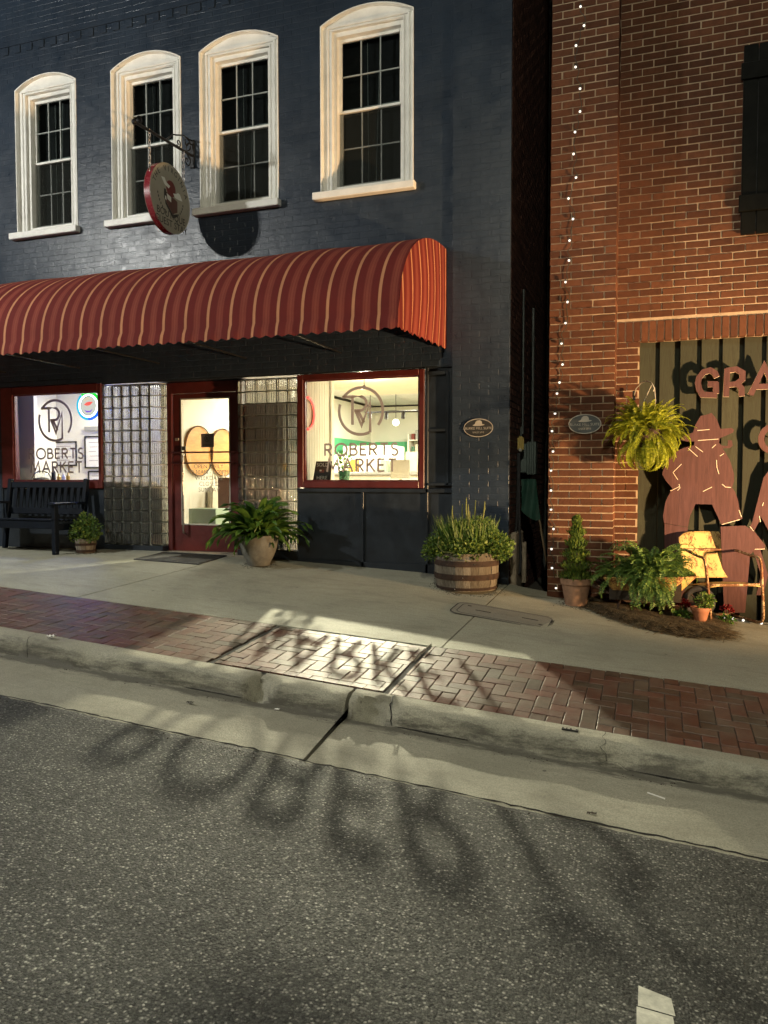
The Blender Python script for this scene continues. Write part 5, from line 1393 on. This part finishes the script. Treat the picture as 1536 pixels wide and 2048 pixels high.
# wheelbarrow planter with ferns
wx, wy = -.02, -.42; wz = gz(wx, wy)
wb_ = empty('wheelbarrow', (wx, wy, wz), 'old rusty yellow wheelbarrow used as a fern planter', 'wheelbarrow')
tr = MB(); rim_z, bot_z = wz+.385, wz+.155
rim = [(-.42, -.24), (.30, -.24), (.44, -.14), (.44, .14), (.30, .24), (-.42, .24)]; bot = [(-.27, -.15), (.12, -.15), (.20, -.09), (.20, .09), (.12, .15), (-.27, .15)]
n = len(rim); vs = [(wx+x, wy+y, rim_z+.03*(x > .2)) for x, y in rim]+[(wx+x, wy+y, bot_z) for x, y in bot]
vs += [(wx+x*.97, wy+y*.95, rim_z+.03*(x > .2)) for x, y in rim]+[(wx+x*.95, wy+y*.93, bot_z+.012) for x, y in bot]
fs = [(i, (i+1) % n, n+(i+1) % n, n+i) for i in range(n)]+[tuple(range(n, 2*n))]+[(2*n+i, 3*n+i, 3*n+(i+1) % n, 2*n+(i+1) % n) for i in range(n)]+[tuple(range(4*n-1, 3*n-1, -1))]+[(i, 2*n+i, 2*n+(i+1) % n, (i+1) % n) for i in range(n)]
tr.add(vs, fs); tr.build('tray', M['barrow'], wb_, bevel=.008, smooth=50)
for s_ in (-1, 1):
    MB().tube([(wx-.52, wy+s_*.22, wz+.30), (wx-.40, wy+s_*.18, wz+.24), (wx-.2, wy+s_*.12, wz+.145), (wx+.46, wy+s_*.05, wz+.14)], .016, 6).build('handle', M['rust'], wb_, smooth=60)
    MB().tube([(wx-.25, wy+s_*.13, wz+.20), (wx-.30, wy+s_*.17, wz+.0)], .012, 6).build('leg', M['rust'], wb_)
wh = empty('wheel', (wx+.46, wy, wz+.14), parent=wb_)
MB().torus((wx+.46, wy, wz+.155), .125, .030, axis='Y', n=32, m=10).build('tyre', M['rubber'], wh, smooth=60)
for i in range(4): MB().tube([(wx+.46+.11*math.cos(a), wy, wz+.155+.11*math.sin(a)) for a in (i*math.pi/4, i*math.pi/4+math.pi)], .008, 5).build('spoke', M['rust'], wh)
b = MB(); b.bx(wx-.36, wx+.30, wy-.19, wy+.19, bot_z+.01, rim_z-.03); b.build('soil', M['soil'], wb_)
ff = empty('fern', (wx-.05, wy, rim_z-.03), 'mounded green ferns spilling over the rusty wheelbarrow', 'fern', 'ferns')
fm = [frond_mesh(.38, 24, .052, 1.9, M['fern2'], 31), frond_mesh(.33, 22, .048, 1.5, M['fern2'], 32), frond_mesh(.44, 26, .050, 2.4, M['fern2'], 33)]
spray('frond', fm, 120, (wx+.02, wy, rim_z-.0), .14, ff, (20, 90), (.75, 1.2), seed=41, squash=.8)
spray('frond', fm, 75, (wx-.22, wy, rim_z-.01), .12, ff, (5, 60), (.65, .95), seed=42, squash=.8)
spray('frond', fm, 40, (wx+.02, wy-.10, rim_z-.02), .06, ff, (-25, 30), (.8, 1.1), az=(-2.3, -.9), seed=43)
b = MB(); rr = random.Random(55)
leafy(b, (wx+.26, wy-.02, rim_z+.02), (.14, .13, .09), 420, .03, rr, .4, .3)
b.build('side_foliage', M['bush'], ff, merge=False, fixn=False)

# hanging fern
hx, hy, hz = -.06, -.30, 1.40
hf_ = empty('hanging_fern', (hx, hy, hz-.1), 'bushy lime green fern in a hanging basket at the plank doorway', 'fern', 'ferns')
MB().lathe([(.001, hz-.17), (.10, hz-.16), (.15, hz-.04), (.165, hz+.02), (.155, hz+.02), (.14, hz-.03), (.001, hz-.03)], (hx, hy, 0), 24).build('basket', M['rust'], hf_, smooth=40)
for a in (2.4,): MB().tube([(hx+.155*math.cos(a), hy+.155*math.sin(a), hz+.01), (hx+.08*math.cos(a)+.03, hy+.08*math.sin(a), hz+.30), (hx+.04, hy+.05, hz+.46)], .0035, 5).build('hanger_wire', M['pewter'], hf_)
hook = [(-.19, .10, 1.80), (-.185, .04, 1.81), (-.17, -.02, 1.86), (-.12, -.10, 1.905), (-.07, -.18, 1.915), (-.02, -.24, 1.89), (.01, -.25, 1.83), (.0, -.25, 1.80)]
MB().tube(hook, .006, 6).build('hook', M['pewter'], hf_, smooth=60)
MB().tube([(.01, -.25, 1.83), (.022, -.25, 1.70), (.01, -.26, 1.62)], .005, 5).build('hanger_wire', M['pewter'], hf_)
MB().box((-.19, .093, 1.80), (.03, .012, .10)).build('hook_plate', M['black'], hf_, bevel=.003)
fl = [frond_mesh(.30, 26, .036, 1.0, M['fern'], 61), frond_mesh(.26, 24, .034, .7, M['fern'], 62), frond_mesh(.34, 28, .034, 1.6, M['fern'], 63), frond_mesh(.36, 28, .032, 2.2, M['fern'], 64)]
spray('frond', fl, 120, (hx, hy, hz+.06), .14, hf_, (10, 88), (.75, 1.05), seed=71, squash=.9)
spray('frond', fl, 100, (hx, hy, hz+.02), .18, hf_, (-35, 25), (.75, 1.1), seed=72, squash=.85)
spray('frond', fl, 75, (hx, hy-.02, hz-.06), .17, hf_, (-85, -25), (.8, 1.2), seed=73, squash=.85)

# pine straw bed
pb = empty('mulch_bed', (0, -.5, gz(0, -.5)), kind='stuff')
poly = [(-.80, -.06), (-.74, -.26), (-.56, -.58), (-.31, -.84), (0, -1.07), (.22, -1.14), (.42, -1.13), (.62, -1.02), (.73, -.86), (.74, -.70), (.66, -.55), (.72, -.30), (.66, -.05), (.4, .03), (-.2, .04)]
def inside(x, y):
    c = False; j = len(poly)-1
    for i in range(len(poly)):
        (xi, yi), (xj, yj) = poly[i], poly[j]
        if (yi > y) != (yj > y) and x < (xj-xi)*(y-yi)/(yj-yi)+xi: c = not c
        j = i
    return c
def edge_d(x, y):
    m = 9
    for i in range(len(poly)):
        a, b_ = Vector(poly[i-1]), Vector(poly[i]); p = Vector((x, y)); t = max(0, min(1, (p-a).dot(b_-a)/(b_-a).length_squared)); m = min(m, (p-a-(b_-a)*t).length)
    return m
def mz(x, y): return gz(x, y)+min(.045, edge_d(x, y)*.35)+.006*math.sin(x*31)*math.sin(y*27)
b = MB(); st_ = .04; idx = {}
for i in range(-22, 21):
    for j in range(-30, 3):
        x, y = i*st_, j*st_
        if inside(x, y): idx[(i, j)] = len(b.v); b.v.append((x, y, mz(x, y)))
for (i, j) in list(idx):
    if all(k in idx for k in ((i+1, j), (i, j+1), (i+1, j+1))): b.f.append([idx[(i, j)], idx[(i+1, j)], idx[(i+1, j+1)], idx[(i, j+1)]]); b.mi.append(0)
b.build('mulch_mound', M['mulch'], pb, merge=False, smooth=180, kind='stuff')
b = MB(); rr = random.Random(77); k = 0
while k < 7000:
    x, y = rr.uniform(-.84, .80), rr.uniform(-1.18, .05)
    if not inside(x, y) and rr.random() > .10: continue
    if not inside(x, y) and not inside(x*.90, y*.92): continue
    k += 1; a = rr.uniform(0, 3.1416); l = rr.uniform(.06, .17); z = (mz(x, y) if inside(x, y) else gz(x, y))+rr.uniform(.002, .014); t = rr.gauss(0, .12)
    d = Vector((math.cos(a), math.sin(a), t)); s = Vector((-math.sin(a), math.cos(a), 0))*.0045; p = Vector((x, y, z))
    b.add([p-d*l/2-s, p+d*l/2-s*.3, p+d*l/2+s*.3, p-d*l/2+s], [(0, 1, 2, 3)])
b.build('pine_straw', M['straw'], pb, merge=False, fixn=False, kind='stuff')

# small terracotta pot
px_, py_ = .45, -.60; pz_ = mz(px_, py_) if inside(px_, py_) else gz(px_, py_)
tp = empty('potted_herb', (px_, py_, pz_), 'small bright terracotta pot with a leafy sprig on the pine straw', 'potted plant', 'potted plants')
MB().lathe([(.001, pz_), (.052, pz_), (.078, pz_+.10), (.088, pz_+.102), (.092, pz_+.135), (.080, pz_+.135), (.076, pz_+.11), (.001, pz_+.11)], (px_, py_, 0), 28).build('pot', M['terracotta'], tp, smooth=40)
b = MB(); rr = random.Random(81); leafy(b, (px_+.04, py_, pz_+.19), (.085, .075, .075), 330, .03, rr, .4, .2); b.build('foliage', M['bush'], tp, merge=False, fixn=False)
for i in range(4): MB().tube([(px_, py_, pz_+.11), (px_+.02+.03*math.cos(i*1.6), py_+.03*math.sin(i*1.6), pz_+.21)], .003, 4).build('stem', M['stem'], tp)
# red flowers
for fx, fy, nh, lb in ((.30, -.56, 5, 'dark red flowers in the pine straw beside the wheelbarrow wheel'), (.70, -.34, 3, 'dark red flowers under the front of the rusty chair')):
    z0 = mz(fx, fy) if inside(fx, fy) else gz(fx, fy)
    fp = empty('red_flowers', (fx, fy, z0), lb, 'flowers', 'red flowers')
    for i in range(nh):
        a = i*2.4; cx, cy, cz = fx+.035*math.cos(a), fy+.03*math.sin(a), z0+.11+.02*(i % 3)
        MB().tube([(fx, fy, z0), (cx, cy, cz)], .003, 4).build('stem', M['stem'], fp)
        b = MB(); rr = random.Random(90+i); leafy(b, (cx, cy, cz+.015), (.024, .024, .018), 60, .024, rr, .8, .1); b.build('bloom', M['petal'], fp, merge=False, fixn=False)
    b = MB(); rr = random.Random(97); leafy(b, (fx, fy, z0+.04), (.07, .06, .035), 120, .035, rr, .3, .2); b.build('foliage', M['strap'], fp, merge=False, fixn=False)

# rusty metal lawn chair
cz0 = gz(.75, -.30)
ch = empty('lawn_chair', (.75, -.30, cz0), 'rusty flaking yellow metal lawn chair with tubular arms', 'chair')
CM = T(.765, -.33, cz0+.0) @ RZ(R(25)) @ RX(R(-2))
hw = .262
def csmooth(P, it=2):
    P = [Vector(p) for p in P]
    for _ in range(it):
        Q = [P[0]]
        for a, b_ in zip(P[:-1], P[1:]): Q += [a*.75+b_*.25, a*.25+b_*.75]
        P = Q+[P[-1]]
    return P
for s_ in (-1, 1):
    path = [(s_*hw, .52, .02), (s_*hw, .1, .014), (s_*hw, -.05, .016), (s_*hw*1.02, -.06, .12), (s_*hw*1.05, -.02, .40), (s_*hw*1.08, .0, .58), (s_*hw*1.08, .04, .645), (s_*hw*1.06, .16, .65), (s_*hw*1.0, .40, .69), (s_*hw*.95, .50, .70)]
    put(MB().tube(csmooth(path), .0135, 8), 'frame_tube', M['chair_tube'], ch, CM, smooth=60)
put(MB().tube([(-hw*.95, .475, .695), (hw*.95, .475, .695)], .011, 8), 'back_bar', M['chair_tube'], ch, CM, smooth=60)
put(MB().tube([(-hw, .50, .02), (hw, .50, .02)], .0135, 8), 'rear_tube', M['chair_tube'], ch, CM, smooth=60)
b = MB(); vs = []; n, m_ = 14, 12
for i in range(n+1):
    for j in range(m_+1):
        u, v_ = i/n*2-1, j/m_; k = 1-.0*abs(u); x = u*hw*.98; y = -.03+v_*.46; z = .41-.06*v_+.015*(1-u*u)*math.sin(v_*3)-.028*(1-v_)**6*1.2-.012*abs(u)**6
        vs.append((x, y, z))
b.add(vs, [(i*(m_+1)+j, (i+1)*(m_+1)+j, (i+1)*(m_+1)+j+1, i*(m_+1)+j+1) for i in range(n) for j in range(m_)])
o = put(b, 'seat', M['chair'], ch, CM, merge=False, smooth=60); md = o.modifiers.new('thick', 'SOLIDIFY'); md.thickness = .006
put(MB().tube(csmooth([(-hw*.96, .0, .385), (-hw*.9, -.035, .385), (hw*.9, -.035, .385), (hw*.96, .0, .385)]), .012, 8), 'seat_front_edge', M['chair_tube'], ch, CM, smooth=60)
b = MB(); vs = []; n, m_ = 16, 14
for j in range(m_+1):
    v_ = j/m_; wv = hw*(.96+.12*math.sin(v_*2.2))*(1 if v_ < .84 else max(.05, max(0, 1-((v_-.84)/.16)**3)**.5)*.10+.90)
    for i in range(n+1):
        u = i/n*2-1; x = u*wv; zc = .41+.47*v_-(.04*abs(u)**5 if v_ > .8 else 0)*((v_-.8)/.2)
        y = .455+.12*v_-.012*u*u+.005*math.cos(u*math.pi*2.5)
        vs.append((x, y, zc))
b.add(vs, [(j*(n+1)+i, j*(n+1)+i+1, (j+1)*(n+1)+i+1, (j+1)*(n+1)+i) for j in range(m_) for i in range(n)])
o = put(b, 'backrest', M['chair'], ch, CM, merge=False, smooth=60); md = o.modifiers.new('thick', 'SOLIDIFY'); md.thickness = .005

# loose grit washed along the gutter
b = MB(); rr = random.Random(303)
for _ in range(900):
    x = rr.uniform(-6.5, 1.6); y = -3.84-abs(rr.gauss(0, .05)) if rr.random() < .6 else YR+.01-abs(rr.gauss(0, .05)); s_ = rr.uniform(.0015, .0045)
    z = kz(x, 'k', -.006-.112*(-3.83-y)) if y > YR else zroad(x, y)
    b.box((x, y, z+s_*.4), (s_*2, s_*1.6, s_), RZ(rr.uniform(0, 3)).to_3x3())
b.build('gutter_grit', M['soil'], None, merge=False, fixn=False, kind='stuff')

# spilled soil round the planters
b = MB(); rr = random.Random(404)
for cx, cy, r0, n_ in ((-1.85, -.42, .30, 420), (-4.33, -.42, .13, 160), (-6.83, -.39, .11, 120), (-.715, -.41, .11, 140)):
    for _ in range(n_):
        a_ = rr.uniform(0, 6.283); q_ = r0+abs(rr.gauss(0, .05)); x_, y_ = cx+q_*math.cos(a_), cy+q_*math.sin(a_)
        if y_ > -.02: continue
        s_ = rr.uniform(.0015, .005); b.box((x_, y_, gz(x_, y_)+s_*.3), (s_*2.2, s_*1.6, s_*.8), RZ(rr.uniform(0, 3)).to_3x3())
b.build('spilled_soil', M['soil'], None, merge=False, fixn=False, kind='stuff')

# ================================================================== things seen inside the shop
def thing_box(name, x0, x1, y0, y1, z0, z1, mat, label, cat, bevel=.004):
    return MB().bx(x0, x1, y0, y1, z0, z1).build(name, mat, None, bevel=bevel, label=label, cat=cat)
# neon sign in the west window
nx, ny, nz = -7.185, .13, 1.915
ns = empty('neon_sign', (nx, ny, nz-.18), 'round glowing multicoloured cola sign hanging in the west window', 'neon sign')
MB().lathe([(.001, 0), (.165, 0), (.165, .02), (.001, .02)], (nx, ny+.02, nz), 40, M=RX(R(-90)).to_3x3()).build('backing', M['black'], ns, smooth=40)
MB().torus((nx, ny-.008, nz), .146, .012, axis='Y', n=48).build('outer_tube', M['neon_white'], ns, smooth=60)
MB().torus((nx, ny+.0, nz), .180, .018, axis='Y', n=30, a0=0, a1=2.2).build('green_halo', M['halo_green'], ns, smooth=60)  # glowing coloured rings imitate the light halo round the white tube
MB().torus((nx, ny+.0, nz), .180, .018, axis='Y', n=30, a0=2.3, a1=4.6).build('cyan_halo', M['halo_cyan'], ns, smooth=60)
MB().torus((nx, ny+.0, nz), .180, .018, axis='Y', n=30, a0=4.7, a1=6.2).build('blue_halo', M['halo_blue'], ns, smooth=60)
def nface(pts, mat, name, y): MB().prism([(nx+a, nz+c) for a, c in pts], y, y+.003).build(name, mat, ns)
nface([(.125*math.cos(t*math.pi/20), .125*math.sin(t*math.pi/20)) for t in range(40)], M['neon_face'], 'lit_face', ny-.004)
nface([(-.075, .015), (-.03, .045), (.02, .055), (.075, .05), (.03, .01), (-.02, .0)], M['neon_crimson'], 'red_swoosh', ny-.009)
nface([(-.07, -.05), (-.03, -.068), (.02, -.07), (.07, -.045), (.03, -.085), (-.03, -.088)], M['neon_violet'], 'blue_swoosh', ny-.009)
for i, c_ in enumerate('COLA'):
    a = R(125-i*23); lettering('neon_lettering', c_, T(nx+.098*math.cos(a), ny-.010, nz+.098*math.sin(a)) @ RY(-(a-math.pi/2)) @ FRONT, .045, M['neon_yellow'], ns)
lamp_light('sign_glow', 'POINT', (nx-.12, ny+.30, nz-.02), 70, (.10, .22, 1), ns, .05)
for s_ in (-1, 1): MB().tube([(nx+s_*.08, ny+.02, nz+.15), (nx+s_*.08, ny+.02, 2.40)], .002, 4).build('hanging_wire', M['black'], ns)
# frames on the west display wall
def picture(x, z, w, h, label, y=1.745, inner='paper'):
    t = empty('picture_frame', (x, y, z-h/2), label, 'picture', 'framed papers on the display wall')
    b = MB(); k = .022
    b.bx(x-w/2, x+w/2, y-.02, y-.001, z+h/2-k, z+h/2); b.bx(x-w/2, x+w/2, y-.02, y-.001, z-h/2, z-h/2+k); b.bx(x-w/2, x-w/2+k, y-.02, y-.001, z-h/2+k, z+h/2-k); b.bx(x+w/2-k, x+w/2, y-.02, y-.001, z-h/2+k, z+h/2-k)
    b.build('frame', M['black'], t, bevel=.003)
    MB().bx(x-w/2+k, x+w/2-k, y-.008, y-.002, z-h/2+k, z+h/2-k).build('sheet', M[inner], t)
    for i in range(5):
        zz = z+h*.30-i*h*.14; b = MB(); b.bx(x-w*.28+.02*(i % 2), x+w*.28-.03*(i % 3), y-.0095, y-.0082, zz-.004, zz+.004); b.build('printed_line', M['decal'], t)
picture(-8.45, 1.36, .36, .52, 'black framed certificate on the wall beside the neon sign')
picture(-8.42, .86, .30, .40, 'lower black framed sheet half hidden by the white flower pot')
picture(-9.05, 1.34, .52, .40, 'white menu board in a thin dark frame behind the west monogram')
thing_box('shelf_plaque', -8.62, -8.28, 1.715, 1.745, 1.70, 1.77, M['grey_box'], 'narrow grey plaque above the framed certificate', 'plaque')
def vase_plant(x, y, z, r, h, pm, label, n=70, ls=.05, pr=.09, ph=.20):
    t = empty('flower_pot', (x, y, z), label, 'potted plant', 'potted plants')
    MB().lathe([(.001, z), (r*.8, z), (r, z+h), (r*.88, z+h), (.001, z+h*.9)], (x, y, 0), 20).build('pot', M[pm], t, smooth=40)
    b = MB(); rr = random.Random(int(abs(x)*100)); leafy(b, (x, y, z+h+ph*.55), (pr, pr, ph*.55), n, ls, rr, .5, .1); b.build('foliage', M['strap'], t, merge=False, fixn=False)
    MB().tube([(x, y, z+h*.8), (x, y, z+h+ph)], .004, 5).build('stem', M['stem'], t)
vase_plant(-7.02, .30, .895, .062, .17, 'whitepot', 'dark leafy plant in a white pot at the edge of the west window', pr=.07)
vase_plant(-3.56, .34, .895, .075, .14, 'greenpot', 'small plant in a green pot behind the east window lettering')
def bottle(x, y, z, h, r, mat, label):
    t = MB().lathe([(.001, z), (r, z), (r, z+h*.6), (r*.4, z+h*.75), (r*.35, z+h), (.001, z+h)], (x, y, 0), 14).build('bottle', M[mat], None, smooth=40, label=label, cat='bottle', group='bottles on the display decks')
bottle(-7.98, .33, .895, .21, .03, 'black', 'dark bottle on the west display deck')
for i, (x, m__) in enumerate(((-7.86, 'jar'), (-7.78, 'whitepot'), (-7.70, 'jar'))): bottle(x, .30, .895, .11+.01*i, .028, m__, ['short amber jar nearest the dark bottle', 'short white jar between two amber jars', 'short amber jar on the east side of the white jar'][i])
t = empty('glass_cloche', (-8.20, .34, .895), 'domed display of dried stems in the corner of the west window', 'display dome')
MB().lathe([(.13, .895), (.13, .95), (.10, 1.01), (.05, 1.045), (.001, 1.05)], (-8.20, .34, 0), 20).build('dome', M['glass'], t, smooth=60)
MB().lathe([(.001, .897), (.12, .897), (.10, .94), (.001, .96)], (-8.2, .34, 0), 16).build('dried_stems', M['straw'], t)
# sold here easel
e = empty('easel_sign', (-3.80, .20, .895), 'black standing sign reading SOLD HERE with a small flag', 'sign')
ez = T(-3.80, .20, .897) @ RX(R(-8)); b = MB(); b.prism([(-.115, 0), (.115, 0), (.125, .25), (-.085, .25)], -.006, .006); put(b, 'board', M['black'], e, ez)
for tx, zz, sz in (('SOLD', .205, .062), ('HERE', .045, .062)):
    me = font_mesh(tx, sz, extrude=.0006); me.materials.clear(); me.materials.append(M['ink_white']); place('sign_lettering', me, ez @ T(.005, -.0075, zz) @ FRONT, e)
b = MB(); b.bx(-.03, .03, -.0085, -.0065, .11, .145); put(b, 'flag', M['ink_red'], e, ez)
b = MB(); b.bx(-.03, -.004, -.010, -.0088, .128, .145); put(b, 'flag_canton', M['ink_white'], e, ez)
b = MB(); b.box((0, .06, .11), (.02, .01, .25), RX(R(25)).to_3x3()); put(b, 'prop', M['black'], e, ez)
# red ring light on the beadboard
rl = empty('ring_sign', (-3.945, .12, 1.5), 'glowing red ring sign on the white beadboard partition', 'neon sign')
MB().torus((-3.932, .09, 1.72), .19, .016, axis='X', n=30, a0=-1.52, a1=1.52).build('tube', M['neon_red'], rl, smooth=60)
MB().torus((-3.945, .09, 1.72), .19, .020, axis='X', n=30, a0=-1.5, a1=1.5).build('bracket_ring', M['white_in'], rl, smooth=60)
# counter and goods behind the east window
ct = empty('shop_counter', (-4.6, 4.2, 0), 'white shop counter with a dark top behind the east window', 'counter')
MB().bx(-5.4, -3.5, 4.0, 4.6, 0, 1.0).build('body', M['white_in'], ct, bevel=.01); MB().bx(-5.45, -3.45, 3.95, 4.65, 1.0, 1.05).build('top', M['grey_box'], ct, bevel=.006)
goods = [('carton', -5.25, .22, .30, 'paper', 'white carton at the far west end of the counter'), ('jar_box', -4.95, .16, .22, 'jar', 'amber coloured jar box on the counter'), ('carton', -4.68, .30, .26, 'whitepot', 'wide white carton in the middle of the counter'), ('tin', -4.38, .12, .20, 'sage', 'sage green tin on the counter'), ('jar_box', -4.15, .18, .16, 'jar', 'low amber jar box near the east end of the counter'), ('carton', -3.85, .26, .34, 'canvas', 'tan carton at the east end of the counter')]
for nm_, x, w, h, mt, lb in goods: thing_box(nm_, x-w/2, x+w/2, 4.15, 4.4, 1.052, 1.052+h, M[mt], lb, 'goods')
fg = empty('display_fridge', (-5.6, 6.9, 0), 'tall white display cooler against the green wall', 'cooler')
MB().bx(-6.15, -5.0, 6.6, 7.3, 0, 1.62).build('case', M['white_in'], fg, bevel=.02); MB().bx(-6.08, -5.07, 6.585, 6.6, .3, 1.45).build('door', M['paper'], fg, bevel=.004)
for i in range(4): MB().bx(-6.05+.25*i, -5.85+.25*i, 6.56, 6.584, .9, 1.15).build('bottle_row', M['jar' if i % 2 else 'sage'], fg)
for i, x in enumerate((-3.02, -2.66)):
    q = empty('till_screen', (x, .9, .9), ['pale till screen seen from behind through the east window', 'second pale till screen beside the window edge'][i], 'screen', 'till screens')
    MB().bx(x-.13, x+.13, .88, .91, .93, 1.17).build('screen_back', M['whitepot'], q, bevel=.008)
    MB().tube([(x, .92, .897), (x, .92, 1.0)], .02, 8).build('stand', M['grey_box'], q)
rk = empty('track_rail', (-3.6, 4.9, 2.2), 'dark hanging rail with small spotlights below the shop ceiling', 'rail')
MB().tube([(-5.0, 4.9, 2.15), (-2.2, 4.9, 2.15)], .02, 6).build('rail', M['black'], rk)
for i in range(9):
    x = -4.9+i*.32; MB().tube([(x, 4.9, 2.14), (x, 4.87, 2.02)], .035, 8).build('spot_head', M['black'], rk)
    if i % 3 == 0: MB().tube([(x, 4.9, 2.15), (x, 4.9, 2.66)], .006, 4).build('drop_rod', M['black'], rk)
# discs and bags seen through the door
for i, (y, lb) in enumerate(((1.35, 'large honey coloured round wooden board hung on the wall seen through the door'), (2.02, 'second honey coloured round wooden board, farther along the wall'))):
    o = MB(); o.lathe([(.001, 0), (.36, 0), (.37, .012), (.36, .024), (.001, .024)], (0, 0, 0), 48)
    ob = o.build('round_board', M['wood_disc'], None, smooth=40, label=lb, cat='wooden board', group='round wooden boards'); ob.matrix_basis = T(-6.315, y+.05, 1.34) @ RY(R(90))
    MB().torus((-6.28, y+.05, 1.34), .365, .008, axis='X', n=40, m=5).build('nailed_rim', M['rust'], ob); ob.children[0].matrix_parent_inverse = ob.matrix_basis.inverted()
for i in range(4):
    y = 1.75+i*.30; t = empty('tote_bag', (-6.24, y, .45), ['pale canvas tote hanging nearest the door', 'second canvas tote from the door', 'third canvas tote from the door', 'canvas tote hanging farthest from the door'][i], 'bag', 'canvas bags on the wall')
    b = MB(); b.prism([(y-.16, .42), (y+.16, .42), (y+.12, .82), (y-.12, .82)], -6.30, -6.21-.02*(i % 2), axis='X'); b.build('bag_body', M['canvas'], t, bevel=.02, seg=2, smooth=60)
    MB().tube([(-6.25, y-.08, .81), (-6.26, y-.02, 1.02), (-6.26, y+.02, 1.02), (-6.25, y+.08, .81)], .008, 5).build('strap', M['canvas'], t, smooth=60)
thing_box('storage_box', -6.05, -5.62, .75, 1.1, .0, .52, M['sage'], 'sage green box standing just inside the door', 'box')
s = empty('bar_stool', (-5.5, 1.6, 0), 'dark stool with a round seat inside the doorway', 'stool')
MB().lathe([(.001, .62), (.17, .62), (.18, .64), (.17, .66), (.001, .66)], (-5.5, 1.6, 0), 20).build('seat', M['soffit'], s, smooth=40)
for i in range(4):
    a = .78+i*1.571; MB().tube([(-5.5+.12*math.cos(a), 1.6+.12*math.sin(a), .62), (-5.5+.2*math.cos(a), 1.6+.2*math.sin(a), 0)], .014, 6).build('leg', M['soffit'], s)
thing_box('umbrella_crate', -5.95, -5.72, 1.35, 1.6, .0, .95, M['ink_brown'], 'tall dark brown crate behind the sage box', 'crate')

# stocked shelving on the back wall and a few lamps, seen small through the east window
for k_, (x0, x1, lb) in enumerate(((-5.25, -3.95, 'white shelving with rows of small goods beside the green wall'), (-3.85, -2.6, 'second white shelving bay with rows of small goods'))):
    sh_ = empty('shelf_unit', ((x0+x1)/2, 8.6, 0), lb, 'shelves', 'stocked shelves at the back of the shop')
    for x_ in (x0, x1): MB().bx(x_-.02, x_+.02, 8.35, 8.74, 0, 1.95).build('upright', M['white_in'], sh_)
    for lv in range(5):
        z_ = .3+.38*lv; MB().bx(x0+.02, x1-.02, 8.35, 8.74, z_-.02, z_).build('shelf', M['white_in'], sh_)
        q_ = x0+.06; rr = random.Random(lv*7+k_)
        while q_ < x1-.14:
            w_ = rr.uniform(.06, .13); MB().bx(q_, q_+w_, 8.40, 8.52, z_, z_+rr.uniform(.12, .28)).build('goods', M[rr.choice(['jar', 'paper', 'sage', 'canvas', 'ink_red', 'greenpot', 'grey_box'])], sh_); q_ += w_+rr.uniform(.01, .04)
for k_, (x_, y_) in enumerate(((-4.9, 6.4), (-4.1, 6.9), (-3.3, 6.2))):
    lp_ = empty('globe_lamp', (x_, y_, 2.1), ['small glowing globe lamp hanging nearest the green wall', 'small glowing globe lamp hanging in the middle of the shop', 'small glowing globe lamp hanging nearest the east wall'][k_], 'pendant lamp', 'globe lamps in the shop')
    MB().tube([(x_, y_, 2.66), (x_, y_, 2.14)], .006, 5).build('cord', M['black'], lp_); MB().ball((x_, y_, 2.07), .07, 14, 10).build('globe', M['panel_glow'], lp_, smooth=60)
MB().bx(-5.9, -5.6, 2.6, 3.0, .0, .78).build('display_table', M['ink_brown'], None, bevel=.01, label='low dark brown table standing beside the hanging bags', cat='table')
